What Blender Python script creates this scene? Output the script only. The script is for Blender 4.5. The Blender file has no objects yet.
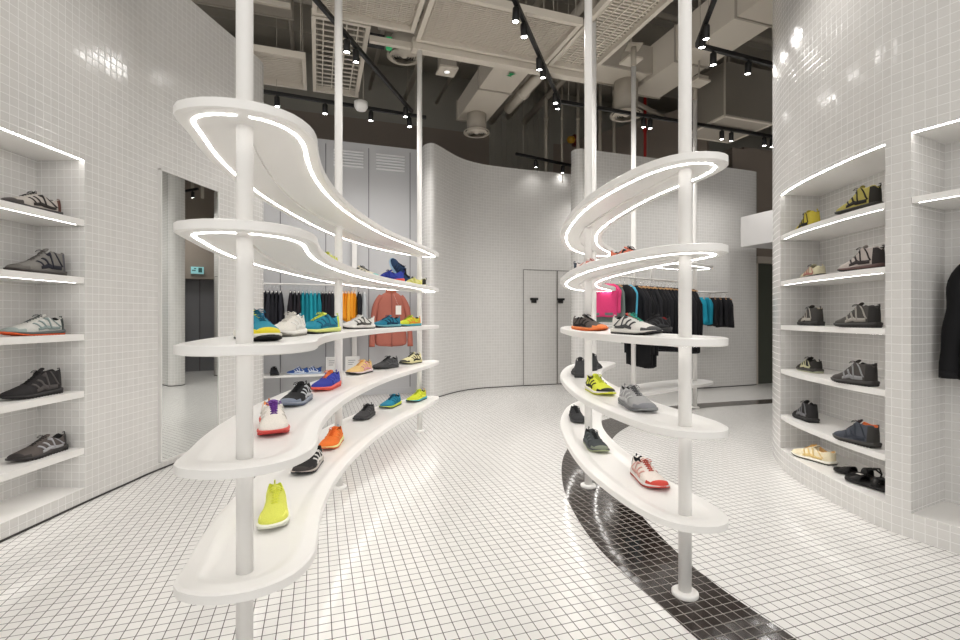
import bpy, math, random
from mathutils import Vector, Matrix
from math import sin, cos, pi, radians as R
random.seed(7)
# ------------------------------------------------------------------ camera, world, exposure
scn = bpy.context.scene
EYE = 1.2; F = 480.0; HY = 317.0
cam_d = bpy.data.cameras.new('camera'); cam = bpy.data.objects.new('camera', cam_d)
scn.collection.objects.link(cam); scn.camera = cam
cam.location = (0, 0, EYE); cam.rotation_euler = (pi / 2, 0, 0)
cam_d.sensor_width = 36; cam_d.lens = 36 * F / 960; cam_d.shift_y = -(320 - HY) / 960
cam_d.clip_start = 0.05; cam_d.clip_end = 100
w = bpy.data.worlds.new('world'); scn.world = w; w.use_nodes = True
w.node_tree.nodes['Background'].inputs[0].default_value = (1.0, 0.985, 0.96, 1)
w.node_tree.nodes['Background'].inputs[1].default_value = 1.8
scn.view_settings.view_transform = 'Standard'; scn.view_settings.look = 'None'
scn.view_settings.gamma = 1.0; scn.view_settings.use_curve_mapping = False
scn.view_settings.exposure = -0.27
SPOT_W = 34.0        # watts of one track spotlight
LED = 15.0            # strength of the light strips
TH = math.atan(162 / 480.0); CT, ST = cos(TH), sin(TH)     # the building and floor grid run at this angle

def at(px, py, z):
    Y = (z - EYE) * F / (HY - py)
    return ((px - 480) / F * Y, Y)
def ab(a, b): return (a * CT - b * ST, a * ST + b * CT)

# ------------------------------------------------------------------ materials
MATS = {}
def mat(name, col, rough=0.5, metal=0.0, emit=None, es=0.0, spec=0.5, coat=0.0):
    if name in MATS: return MATS[name]
    m = bpy.data.materials.new(name); m.use_nodes = True
    nt = m.node_tree; b = nt.nodes['Principled BSDF']
    b.inputs['Base Color'].default_value = (*col, 1); b.inputs['Roughness'].default_value = rough
    b.inputs['Metallic'].default_value = metal; b.inputs['Specular IOR Level'].default_value = spec
    b.inputs['Coat Weight'].default_value = coat
    if emit:
        b.inputs['Emission Color'].default_value = (*emit, 1); b.inputs['Emission Strength'].default_value = es
    MATS[name] = m; return m
def srgb(h):
    if isinstance(h, str):
        h = h.lstrip('#'); h = [int(h[i:i + 2], 16) / 255 for i in (0, 2, 4)]
    return tuple(c / 12.92 if c <= .04045 else ((c + .055) / 1.055) ** 2.4 for c in h)
def fabric(hexc, rough=0.8):
    """woven cloth or mesh: the colour with a fine procedural weave"""
    key = 'fabric_' + hexc
    if key in MATS: return MATS[key]
    m = mat(key, srgb(hexc), rough, spec=0.25); nt = m.node_tree; b = nt.nodes['Principled BSDF']
    tc = nt.nodes.new('ShaderNodeTexCoord'); nz = nt.nodes.new('ShaderNodeTexNoise')
    nz.inputs['Scale'].default_value = 260; nz.inputs['Detail'].default_value = 2
    nt.links.new(tc.outputs['Object'], nz.inputs['Vector'])
    bp = nt.nodes.new('ShaderNodeBump'); bp.inputs['Strength'].default_value = 0.35; bp.inputs['Distance'].default_value = 0.002
    nt.links.new(nz.outputs['Fac'], bp.inputs['Height']); nt.links.new(bp.outputs[0], b.inputs['Normal'])
    mx = nt.nodes.new('ShaderNodeMix'); mx.data_type = 'RGBA'
    c = srgb(hexc)
    mx.inputs[6].default_value = (*[v * .8 for v in c], 1); mx.inputs[7].default_value = (*[min(1, v * 1.15) for v in c], 1)
    nt.links.new(nz.outputs['Fac'], mx.inputs[0]); nt.links.new(mx.outputs[2], b.inputs['Base Color'])
    return m
def tile_mat(name, tile, grout, gw, rough, uv=True, pitch=0.05, off=(0, 0), tilt=0.02, spec=0.5, grough=0.7):
    m = mat(name, tile, rough, spec=spec); nt = m.node_tree; L = nt.links.new; b = nt.nodes['Principled BSDF']
    def N(t, **k):
        n = nt.nodes.new(t)
        for a, v in k.items(): setattr(n, a, v)
        return n
    def math_(op, x, y=None):
        n = N('ShaderNodeMath', operation=op)
        for i, v in enumerate((x, y)):
            if v is None: continue
            if isinstance(v, (int, float)): n.inputs[i].default_value = v
            else: L(v, n.inputs[i])
        return n.outputs[0]
    if uv:
        src = N('ShaderNodeTexCoord').outputs['UV']
        mp = N('ShaderNodeMapping'); L(src, mp.inputs[0]); mp.inputs['Location'].default_value = (off[0], off[1], 0)
    else:
        src = N('ShaderNodeNewGeometry').outputs['Position']
        mp = N('ShaderNodeMapping'); L(src, mp.inputs[0])
        mp.inputs['Rotation'].default_value = (0, 0, -TH); mp.inputs['Location'].default_value = (-off[0], -off[1], 0)
    sp = N('ShaderNodeSeparateXYZ'); L(mp.outputs[0], sp.inputs[0])
    ds = []; ids = []
    for ax in (0, 1):
        q = math_('DIVIDE', sp.outputs[ax], pitch); fr = math_('FRACT', q); fl = math_('FLOOR', q)
        ds.append(math_('MINIMUM', fr, math_('SUBTRACT', 1.0, fr))); ids.append(fl)
    d = math_('MULTIPLY', math_('MINIMUM', ds[0], ds[1]), pitch)
    mr = N('ShaderNodeMapRange', interpolation_type='SMOOTHSTEP')
    L(d, mr.inputs[0]); mr.inputs[1].default_value = gw / 2 - .0003; mr.inputs[2].default_value = gw / 2 + .0005
    cb = N('ShaderNodeCombineXYZ'); L(ids[0], cb.inputs[0]); L(ids[1], cb.inputs[1])
    wn = N('ShaderNodeTexWhiteNoise', noise_dimensions='3D'); L(cb.outputs[0], wn.inputs[0])
    # each tile a touch lighter or darker
    mixv = N('ShaderNodeMix', data_type='RGBA'); L(wn.outputs['Value'], mixv.inputs[0])
    mixv.inputs[6].default_value = (*[v * .975 for v in tile], 1); mixv.inputs[7].default_value = (*[min(1, v * 1.02) for v in tile], 1)
    mx = N('ShaderNodeMix', data_type='RGBA'); L(mr.outputs[0], mx.inputs[0])
    mx.inputs[6].default_value = (*grout, 1); L(mixv.outputs[2], mx.inputs[7]); L(mx.outputs[2], b.inputs['Base Color'])
    ro = N('ShaderNodeMapRange'); L(mr.outputs[0], ro.inputs[0]); ro.inputs[3].default_value = grough; ro.inputs[4].default_value = rough
    L(ro.outputs[0], b.inputs['Roughness'])
    # each tile laid a hair out of plane
    sc = N('ShaderNodeVectorMath', operation='SUBTRACT'); L(wn.outputs['Color'], sc.inputs[0]); sc.inputs[1].default_value = (.5, .5, .5)
    s2 = N('ShaderNodeVectorMath', operation='SCALE'); L(sc.outputs[0], s2.inputs[0]); s2.inputs['Scale'].default_value = tilt
    bp = N('ShaderNodeBump'); bp.inputs['Strength'].default_value = .5; bp.inputs['Distance'].default_value = .0012
    mr2 = N('ShaderNodeMapRange', interpolation_type='SMOOTHSTEP'); L(d, mr2.inputs[0]); mr2.inputs[1].default_value = gw / 2 - .0005; mr2.inputs[2].default_value = gw / 2 + .003
    L(mr2.outputs[0], bp.inputs['Height'])
    ad = N('ShaderNodeVectorMath', operation='ADD'); L(bp.outputs[0], ad.inputs[0]); L(s2.outputs[0], ad.inputs[1])
    nm = N('ShaderNodeVectorMath', operation='NORMALIZE'); L(ad.outputs[0], nm.inputs[0]); L(nm.outputs[0], b.inputs['Normal'])
    return m
M_floor = tile_mat('floor_tile', srgb('#ebe9e6'), srgb('#55524e'), .0034, .16, uv=False, off=(0.0, .023), tilt=.018)
M_band = tile_mat('dark_floor_tile', srgb('#2b211c'), srgb('#8d8983'), .0034, .12, uv=False, off=(0.0, .023), tilt=.018)
M_wall = tile_mat('wall_tile', srgb('#d7d5d2'), srgb('#e4e3e1'), .004, .13, tilt=.02)
M_niche = tile_mat('niche_tile', srgb('#d7d5d2'), srgb('#e4e3e1'), .004, .13, tilt=.02)
M_white = mat('white_paint', srgb('#efedea'), .32, spec=.45)
M_wpaint = mat('white_plaster', srgb('#e4e2df'), .6)
M_dark = mat('dark_joint', srgb('#3b3835'), .7)
M_locker = mat('grey_panel', srgb('#c8c8ca'), .45)
M_brown = mat('brown_wall', srgb('#877c72'), .8)
M_greyup = mat('grey_upper_wall', srgb('#98948a'), .85)
M_ceil = mat('ceiling_paint', srgb('#8f897e'), .85)
M_frame = mat('ceiling_frame_paint', srgb('#cfc7ba'), .5)
M_duct = mat('duct_paint', srgb('#d0c8bb'), .55)
M_duct2 = mat('duct_paint_dim', srgb('#a8a094'), .6)
M_pipe = mat('pipe_paint', srgb('#a59d90'), .5)
M_black = mat('black_metal', srgb('#111112'), .45)
M_led = mat('light_strip_glow', (1, 1, 1), .5, emit=(1, .975, .94), es=LED)
M_lens = mat('lamp_lens_glow', (1, 1, 1), .5, emit=(1, .98, .95), es=30)
M_chrome = mat('chrome', (.75, .75, .75), .2, metal=1)
M_mirror = mat('mirror_glass', (.86, .88, .87), .0, metal=1)
M_glass = mat('dark_door_glass', srgb('#4a4d45'), .12)
M_wood = mat('pale_wood', srgb('#c89a68'), .5)
M_red = mat('red_pipe_paint', srgb('#a81e18'), .5)
M_green = mat('green_mark', srgb('#1f9a5a'), .5)
M_exit = mat('exit_sign_glow', srgb('#9fd8dc'), .5, emit=srgb('#8fd0d6'), es=.25)

# ------------------------------------------------------------------ mesh helpers
class MB:
    def __init__(s): s.v = []; s.f = []; s.mi = []; s.uv = []; s.sm = []
    def quad(s, pts, mi=0, uvs=None, smooth=False):
        i = len(s.v); s.v += [tuple(p) for p in pts]; s.f.append(tuple(range(i, i + len(pts)))); s.mi.append(mi)
        s.uv.append(uvs or [(p[0], p[1]) for p in pts]); s.sm.append(smooth)
    def grid(s, rows, mi=0, closed_u=False, smooth=True, cap0=False, cap1=False, mifn=None):
        """rows of points; neighbouring rows are joined by quads"""
        b = len(s.v); n = len(rows[0])
        for r in rows: s.v += [tuple(p) for p in r]
        for i in range(len(rows) - 1):
            for j in range(n if closed_u else n - 1):
                k = (j + 1) % n
                s.f.append((b + i * n + j, b + i * n + k, b + (i + 1) * n + k, b + (i + 1) * n + j))
                s.mi.append(mifn(i, j) if mifn else mi); s.uv.append(None); s.sm.append(smooth)
        if cap0: s.f.append(tuple(b + j for j in reversed(range(n)))); s.mi.append(mifn(0, 0) if mifn else mi); s.uv.append(None); s.sm.append(smooth)
        if cap1:
            q = b + (len(rows) - 1) * n
            s.f.append(tuple(q + j for j in range(n))); s.mi.append(mifn(len(rows) - 2, 0) if mifn else mi); s.uv.append(None); s.sm.append(smooth)
    def box(s, x0, y0, z0, x1, y1, z1, mi=0, M=None):
        p = [Vector(c) for c in ((x0, y0, z0), (x1, y0, z0), (x1, y1, z0), (x0, y1, z0), (x0, y0, z1), (x1, y0, z1), (x1, y1, z1), (x0, y1, z1))]
        if M is not None: p = [M @ q for q in p]
        b = len(s.v); s.v += [tuple(q) for q in p]
        for f in ((0, 3, 2, 1), (4, 5, 6, 7), (0, 1, 5, 4), (1, 2, 6, 5), (2, 3, 7, 6), (3, 0, 4, 7)):
            s.f.append(tuple(b + k for k in f)); s.mi.append(mi); s.uv.append(None); s.sm.append(False)
    def tube(s, pts, r, n=8, mi=0, caps=True, closed=False):
        P = [Vector(p) for p in pts]; rows = []; prev = None
        N = len(P)
        for i, p in enumerate(P):
            if closed: t = P[(i + 1) % N] - P[i - 1]
            else: t = P[min(i + 1, N - 1)] - P[max(i - 1, 0)]
            t = t.normalized() if t.length > 1e-9 else Vector((0, 0, 1))
            if prev is None:
                up = Vector((0, 0, 1)) if abs(t.z) < .9 else Vector((1, 0, 0))
                a = t.cross(up).normalized()
            else:
                a = (prev - t * prev.dot(t)).normalized()
            prev = a; c = t.cross(a)
            rr = r[i] if isinstance(r, (list, tuple)) else r
            rows.append([p + a * rr * cos(2 * pi * k / n) + c * rr * sin(2 * pi * k / n) for k in range(n)])
        if closed: rows.append(rows[0])
        s.grid(rows, mi, closed_u=True, cap0=caps and not closed, cap1=caps and not closed)
    def disc(s, c, r, z, n=20, mi=0):
        b = len(s.v); s.v += [(c[0] + r * cos(2 * pi * k / n), c[1] + r * sin(2 * pi * k / n), z) for k in range(n)]
        s.f.append(tuple(b + k for k in range(n))); s.mi.append(mi); s.uv.append(None); s.sm.append(False)
    def lathe(s, prof, c=(0, 0, 0), n=20, mi=0, caps=True):
        rows = [[(c[0] + r * cos(2 * pi * k / n), c[1] + r * sin(2 * pi * k / n), c[2] + z) for k in range(n)] for r, z in prof]
        s.grid(rows, mi, closed_u=True, cap0=caps, cap1=caps)
    def build(s, name, mats, parent=None, loc=None, rot=None, subsurf=0, autosm=False, bevel=0):
        me = bpy.data.meshes.new(name); me.from_pydata(s.v, [], s.f)
        if not isinstance(mats, (list, tuple)): mats = [mats]
        for m in mats: me.materials.append(m)
        for p, mi, sm in zip(me.polygons, s.mi, s.sm): p.material_index = mi; p.use_smooth = sm
        if any(u is not None for u in s.uv):
            L = me.uv_layers.new(name='UVMap')
            for p, u in zip(me.polygons, s.uv):
                if u is not None:
                    for li, q in zip(p.loop_indices, u): L.data[li].uv = q
        me.validate(); me.update()
        o = bpy.data.objects.new(name, me); scn.collection.objects.link(o)
        if parent is not None: o.parent = parent
        if loc is not None: o.location = loc
        if rot is not None: o.rotation_euler = rot
        if bevel:
            md = o.modifiers.new('bevel', 'BEVEL'); md.width = bevel; md.segments = 2; md.limit_method = 'ANGLE'
        if subsurf:
            md = o.modifiers.new('smooth', 'SUBSURF'); md.levels = subsurf; md.render_levels = subsurf
        return o
def thing(name, label, cat, loc=(0, 0, 0), rz=0, group=None, rx=0, ry=0):
    o = bpy.data.objects.new(name, None); scn.collection.objects.link(o)
    o.location = loc; o.rotation_euler = (rx, ry, rz); o.empty_display_size = .05
    return tag(o, label, cat, group)
def tag(o, label, cat, group=None):
    o['label'] = label; o['category'] = cat
    if group: o['group'] = group
    return o
def struct(o): o['kind'] = 'structure'; return o
def catmull(P, n=8, closed=False):
    out = []; N = len(P); segs = N if closed else N - 1
    for i in range(segs):
        g = (lambda k: Vector(P[k % N])) if closed else (lambda k: Vector(P[max(0, min(N - 1, k))]))
        p0, p1, p2, p3 = g(i - 1), g(i), g(i + 1), g(i + 2)
        for j in range(n):
            t = j / n
            out.append(.5 * ((2 * p1) + (p2 - p0) * t + (2 * p0 - 5 * p1 + 4 * p2 - p3) * t * t + (3 * p1 - p0 - 3 * p2 + p3) * t ** 3))
    if not closed: out.append(Vector(P[-1]))
    return out
def resample(P, n, closed=True):
    Q = P + [P[0]] if closed else P
    L = [0]
    for a, b in zip(Q, Q[1:]): L.append(L[-1] + (b - a).length)
    out = []; k = 0
    for i in range(n):
        t = L[-1] * i / (n if closed else n - 1)
        while k < len(L) - 2 and L[k + 1] < t: k += 1
        f = (t - L[k]) / max(1e-9, L[k + 1] - L[k]); out.append(Q[k].lerp(Q[k + 1], min(1, f)))
    return out
def strip_wall(mb, pts, z0, z1, mi=0, u0=0.0, flip=False):
    u = u0
    for a, b in zip(pts, pts[1:]):
        l = math.hypot(b[0] - a[0], b[1] - a[1])
        q = [(a[0], a[1], z0), (b[0], b[1], z0), (b[0], b[1], z1), (a[0], a[1], z1)]
        uv = [(u, z0), (u + l, z0), (u + l, z1), (u, z1)]
        if flip: q = q[::-1]; uv = uv[::-1]
        mb.quad(q, mi, uv, smooth=False); u += l
    return u
def rect_h(mb, poly, z, mi=0): mb.quad([(p[0], p[1], z) for p in poly], mi)

# ------------------------------------------------------------------ setting
mb = MB(); mb.quad([(-9, -4, 0), (12, -4, 0), (12, 14, 0), (-9, 14, 0)]); struct(mb.build('floor', M_floor))
# dark winding band inlaid in the floor
bl = [(1.0, 1.2), (.9, 1.5), (.81, 1.78), (.75, 1.99), (.665, 2.28), (.61, 2.52), (.578, 2.88), (.585, 3.35), (.665, 3.9), (.80, 4.38), (1.08, 5.1), (1.46, 5.61), (2.1, 6.2), (2.8, 6.56), (3.4, 6.77), (4.3, 7.03), (5.6, 7.4)]
br = [(1.35, 1.2), (1.25, 1.5), (1.175, 1.79), (1.11, 1.98), (1.05, 2.18), (1.0, 2.48), (.975, 3.0), (1.02, 3.6), (1.15, 4.3), (1.37, 4.86), (1.69, 5.34), (2.15, 5.83), (2.56, 6.1), (2.95, 6.33), (3.4, 6.48), (4.1, 6.68), (5.6, 7.12)]
A = catmull(bl, 6); B = catmull(br, 6)
mb = MB()
for i in range(len(A) - 1):
    mb.quad([(*A[i], .0015), (*B[i], .0015), (*B[i + 1], .0015), (*A[i + 1], .0015)])
struct(mb.build('floor_band', M_band))
# ceiling slab
mb = MB(); mb.box(-9, -4, 6.0, 12, 14, 6.2); struct(mb.build('ceiling', M_ceil))
for i in range(5):                                     # concrete beams across the slab
    mb = MB(); Mx = Matrix.Rotation(TH, 4, 'Z')
    mb.box(-6, 2.2 + i * 1.9, 5.6, 10, 2.5 + i * 1.9, 6.0, M=Mx); struct(mb.build('ceiling_beam', M_ceil))
# far wall behind everything: brown below, grey above, a ribbed stretch
def abwall(name, a0, a1, b, z0, z1, m, th=.1):
    mb = MB(); mb.box(a0, b, z0, a1, b + th, z1, M=Matrix.Rotation(TH, 4, 'Z')); return struct(mb.build(name, m))
abwall('wall_far', -8, 13, 9.2, 0, 4.9, M_brown)
abwall('wall_far_upper', -8, 13, 9.25, 4.9, 6.2, M_greyup)
mb = MB(); Mx = Matrix.Rotation(TH, 4, 'Z')
mb.box(3.3, 9.19, 4.0, 4.75, 9.21, 5.9, M=Mx)
for i in range(12): mb.box(3.32 + i * .12, 9.17, 4.0, 3.36 + i * .12, 9.2, 5.9, M=Mx)
struct(mb.build('wall_far_ribs', M_greyup))
# side enclosures out of frame
mb = MB(); mb.box(-6.0, 5.0, 0, -5.9, 11, 6.2); struct(mb.build('wall_side_left', M_locker))
mb = MB(); mb.box(9.5, -1, 0, 9.6, 13, 6.2); struct(mb.build('wall_side_right', M_brown))

# left curved tiled wall with niche and mirror recess
LWP = [(-2.57, -1.5), (-2.565, 0.2), (-2.56, 1.3), (-2.55, 2.5), (-2.545, 3.09), (-2.53, 3.45), (-2.515, 3.75), (-2.41, 4.42), (-2.35, 4.75), (-2.31, 5.05), (-2.34, 5.17), (-2.44, 5.22), (-3.2, 5.3)]
LW = catmull(LWP, 6); HL = 3.9
nz0, nz1 = .10, 2.21; i0, i1 = 2 * 6, 4 * 6
mb = MB(); u = 0; us = [0]
for a, b in zip(LW, LW[1:]): us.append(us[-1] + (b - a).length)
strip_wall(mb, LW[:i0 + 1], 0, HL, 0, 0, flip=True)
strip_wall(mb, LW[i0:i1 + 1], 0, nz0, 0, us[i0], flip=True)
strip_wall(mb, LW[i0:i1 + 1], nz1, HL, 0, us[i0], flip=True)
strip_wall(mb, LW[i1:], 0, HL, 0, us[i1], flip=True)
bx = -2.86
ni = [(LW[i1][0], LW[i1][1]), (bx, LW[i1][1] + .01), (bx, LW[i0][1]), (LW[i0][0], LW[i0][1])]
strip_wall(mb, ni, nz0, nz1, 0, .013, flip=False)
rect_h(mb, ni, nz0, 1); rect_h(mb, ni[::-1], nz1, 1)
# top cap thickness
for a, b in zip(LW, LW[1:]): mb.quad([(a.x, a.y, HL), (b.x, b.y, HL), (b.x - .35, b.y, HL), (a.x - .35, a.y, HL)], 1)
struct(mb.build('wall_left', [M_wall, M_white]))
def base_strip(name, pts, side):
    mb = MB(); P = [Vector(p) for p in pts]
    for a, b in zip(P, P[1:]):
        d = (b - a).normalized(); n = Vector((d.y, -d.x)) * side * .003
        mb.quad([(a.x + n.x, a.y + n.y, 0), (b.x + n.x, b.y + n.y, 0), (b.x + n.x, b.y + n.y, .014), (a.x + n.x, a.y + n.y, .014)])
    return struct(mb.build(name, M_dark))
base_strip('baseboard_left', LW, 1)

# right column wall, two niches
RWP = [(4.6, 5.0), (3.8, 4.92), (3.2, 4.76), (2.86, 4.53), (2.65, 4.33), (2.53, 4.14), (2.41, 3.85), (2.33, 3.52), (2.29, 3.15), (2.28, 2.93), (2.292, 2.715), (2.335, 2.60), (2.425, 2.42), (2.6, 2.1), (2.8, 1.75), (3.0, 1.4), (3.2, 1.05), (3.6, .4), (4.2, -.6)]
RW = catmull(RWP, 6); HR = 4.45
us = [0]
for a, b in zip(RW, RW[1:]): us.append(us[-1] + (b - a).length)
j0, j1, j2, j3 = 6 * 6, 10 * 6, 11 * 6, 15 * 6
mb = MB()
strip_wall(mb, RW[:j0 + 1], 0, HR, 0, 0)
strip_wall(mb, RW[j0:j1 + 1], 0, .15, 0, us[j0]); strip_wall(mb, RW[j0:j1 + 1], 2.18, HR, 0, us[j0])
strip_wall(mb, RW[j1:j2 + 1], 0, HR, 0, us[j1])
strip_wall(mb, RW[j2:j3 + 1], 0, .135, 0, us[j2]); strip_wall(mb, RW[j2:j3 + 1], 2.2, HR, 0, us[j2])
strip_wall(mb, RW[j3:], 0, HR, 0, us[j3])
BK1 = [(2.76, 3.90), (2.68, 2.80)]; BK2 = [(2.69, 2.78), (3.38, 1.57)]
n1 = [RW[j0][:], BK1[0], BK1[1], RW[j1][:]]
strip_wall(mb, n1, .15, 2.18, 0, .01)
n2 = [RW[j2][:], BK2[0], BK2[1], RW[j3][:]]
strip_wall(mb, n2, .135, 2.2, 0, .02)
P1 = [p[:] for p in RW[j0:j1 + 1]] + BK1[::-1]; P2 = [p[:] for p in RW[j2:j3 + 1]] + BK2[::-1]
rect_h(mb, P1, .15, 1); rect_h(mb, P1[::-1], 2.18, 1); rect_h(mb, P2, .135, 1); rect_h(mb, P2[::-1], 2.2, 1)
struct(mb.build('wall_right', [M_wall, M_white]))
base_strip('baseboard_right', RW, -1)

# back wall with rounded left end, second wall in front of it
BWP = [(-.5, 8.7), (-.78, 8.1), (-.885, 7.6), (-.885, 7.32), (-.81, 7.14), (-.70, 7.09), (-.6, 7.23), (-.5, 7.43), (-.36, 7.68), (-.21, 7.87), (0, 8.04), (.256, 8.17), (.748, 8.35), (1.1, 8.46), (1.95, 8.75), (2.07, 8.84), (2.04, 8.97), (1.5, 9.3)]
BW = catmull(BWP, 6); mb = MB(); strip_wall(mb, BW, 0, 3.77, 0, 0)
rect_h(mb, BW, 3.77, 1)
struct(mb.build('wall_back', [M_wall, M_white])); base_strip('baseboard_back', BW, 1)
W2P = [(2.6, 7.98), (2.0, 7.78), (1.6, 7.64), (1.46, 7.57), (1.42, 7.47), (1.455, 7.36), (1.55, 7.32), (1.69, 7.378), (2.4, 7.62), (3.2, 7.89), (4.0, 8.16), (4.80, 8.45), (4.9, 8.55), (4.92, 8.75), (4.9, 9.2)]
W2 = catmull(W2P, 6); mb = MB(); strip_wall(mb, W2, 0, 3.77, 0, 0); rect_h(mb, W2, 3.77, 1)
struct(mb.build('wall_partition', [M_wall, M_white])); base_strip('baseboard_partition', W2, 1)

# concealed doors in the back wall: thin shadow gaps following the tiled face
def door_gap(name, p0, p1, h, handle_at):
    d = (Vector(p1) - Vector(p0)); L_ = d.length; d.normalize(); n = Vector((d.y, -d.x))
    mb = MB(); o = n * .006
    def rib(s0, s1, z0, z1):
        a = Vector(p0) + d * s0 + o; b = Vector(p0) + d * s1 + o
        mb.quad([(a.x, a.y, z0), (b.x, b.y, z0), (b.x, b.y, z1), (a.x, a.y, z1)])
    rib(0, .012, 0, h); rib(L_ - .012, L_, 0, h); rib(0, L_, h - .012, h)
    dr = struct(mb.build(name, mat('door_gap_grey', srgb('#7d7a76'), .7)))
    c = Vector(p0) + d * handle_at + n * .02
    ang = math.atan2(d.y, d.x); mb = MB()
    mb.box(-.07, -.02, -.018, .07, .012, .018); mb.box(-.045, -.008, -.07, .045, .012, -.018)
    mb.build('door_handle', M_black, dr, (c.x, c.y, EYE + .315), (0, 0, ang))
    return dr
def bwpt(px):                                           # point of the back wall's face seen in column px
    k = (px - 480) / F; best = min(BW[30:84], key=lambda p: abs(p.x / p.y - k)); return best
a_, b_ = bwpt(524), bwpt(560); door_gap('door_1', (a_.x, a_.y), (b_.x, b_.y), 2.03, .2)
c_ = Vector((b_.x, b_.y)) + Vector((CT, ST)) * .66; door_gap('door_2', (b_.x, b_.y), (c_.x, c_.y), 2.03, .06)

# grey panel wall at the back left, with seams and louvred vents
mb = MB(); Mx = Matrix.Rotation(TH, 4, 'Z')
mb.box(-5.5, 7.55, 0, 1.75, 7.65, 3.86, 0, Mx)
for a in (-3.7, -3.06, -2.42, -1.78, -1.15, -.52, .11, .74, 1.38): mb.box(a - .006, 7.546, .1, a + .006, 7.56, 3.8, 1, Mx)
mb.box(-5.5, 7.54, 0, 1.75, 7.56, .09, 0, Mx)
pw = struct(mb.build('wall_panel', [M_locker, mat('panel_seam', srgb('#77777a'), .6)]))
for a in (-.21, .44, 1.07):
    mb = MB()
    for k in range(6): mb.box(a - .22, 7.525, 3.48 + k * .045, a + .22, 7.552, 3.50 + k * .045, 0, Mx)
    mb.build('vent_louvre', mat('louvre_grey', srgb('#efeff0'), .4), pw)

# passage seen in the mirror: brown wall with a grey door recess and exit sign
c0 = Vector((2.30, 9.75)); dirp = Vector((.72, -.69)).normalized(); nrm = Vector((-dirp.y, dirp.x)) * -1
ang = math.atan2(dirp.y, dirp.x); Mp = Matrix.Translation((c0.x, c0.y, 0)) @ Matrix.Rotation(ang, 4, 'Z')
mb = MB(); mb.box(-1.6, 0, 2.03, 2.2, .1, 4.9, M=Mp); mb.box(-1.6, 0, 0, .46, .1, 2.03, M=Mp); mb.box(1.12, 0, 0, 2.2, .1, 2.03, M=Mp)
struct(mb.build('wall_passage', mat('passage_brown', srgb('#8d8278'), .8)))
mb = MB(); mb.box(.40, .22, 0, 1.18, .26, 2.05, M=Mp); mb.box(.78, .2, 0, .79, .23, 2.03, 1, Mp); mb.box(.40, .1, 0, .46, .24, 2.05, M=Mp); mb.box(1.12, .1, 0, 1.18, .24, 2.05, M=Mp)
d3 = struct(mb.build('door_3', [mat('grey_door_paint', srgb('#77767a'), .4), M_dark]))

es = thing('exit_sign', 'small lit exit sign seen in the mirror above the grey passage door', 'exit sign', (c0.x + dirp.x * .82, c0.y + dirp.y * .82, 2.14), ang)
mb = MB(); mb.box(-.12, -.05, 0, .12, -.002, .15); mb.build('sign_box', M_exit, es)
mb = MB(); mb.box(-.09, -.054, .03, -.02, -.05, .13); mb.box(.03, -.054, .06, .10, -.05, .08); mb.box(.02, -.054, .10, .06, -.05, .12); mb.build('sign_symbol', mat('sign_green_dark', srgb('#2b5f5c'), .5), es)
# right far doorway with beige frame and dark glass
mb = MB(); mb.box(6.95, 6.62, 0, 7.35, 6.9, 4.2, M=Mx)
struct(mb.build('wall_doorway', M_brown))
mb = MB(); fa = 7.35
mb.box(fa - .06, 6.5, 0, fa + .06, 6.64, 2.28, 0, Mx); mb.box(fa, 6.5, 2.16, 9.5, 6.64, 2.28, 0, Mx)
mb.box(fa + .06, 6.56, 0, 9.5, 6.6, 2.16, 1, Mx)
struct(mb.build('door_4', [mat('beige_frame', srgb('#b5aca1'), .5), M_glass]))
mb = MB(); mb.box(fa, 6.75, 2.28, 10.5, 6.85, 4.3, M=Mx); struct(mb.build('wall_above_door', M_brown))
mb = MB(); mb.box(6.59, 3.6, 2.35, 7.3, 6.11, 2.84, M=Mx)
struct(mb.build('trim_1', mat('soffit_white', srgb('#d9d7d6'), .5)))

# mirror on the left wall
m0 = Vector((-2.508, 3.75)); m1 = Vector((-2.413, 4.42)); d = (m1 - m0); ml = d.length; ang = math.atan2(d.y, d.x)
mir = thing('wall_mirror', 'tall frameless wall mirror set into the white tiled wall left of the display', 'mirror', (m0.x, m0.y, .06), ang)
mb = MB(); mb.box(.012, -.012, .012, ml - .012, .004, 2.285); g = mb.build('mirror_glass', M_mirror, mir)
mb = MB()
mb.box(0, -.018, 0, .012, .01, 2.30); mb.box(ml - .012, -.018, 0, ml, .01, 2.30); mb.box(0, -.018, 0, ml, .01, .012); mb.box(0, -.018, 2.288, ml, .01, 2.30)
mb.build('mirror_frame', mat('mirror_edge', srgb('#dcdad7'), .35), mir)
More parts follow.
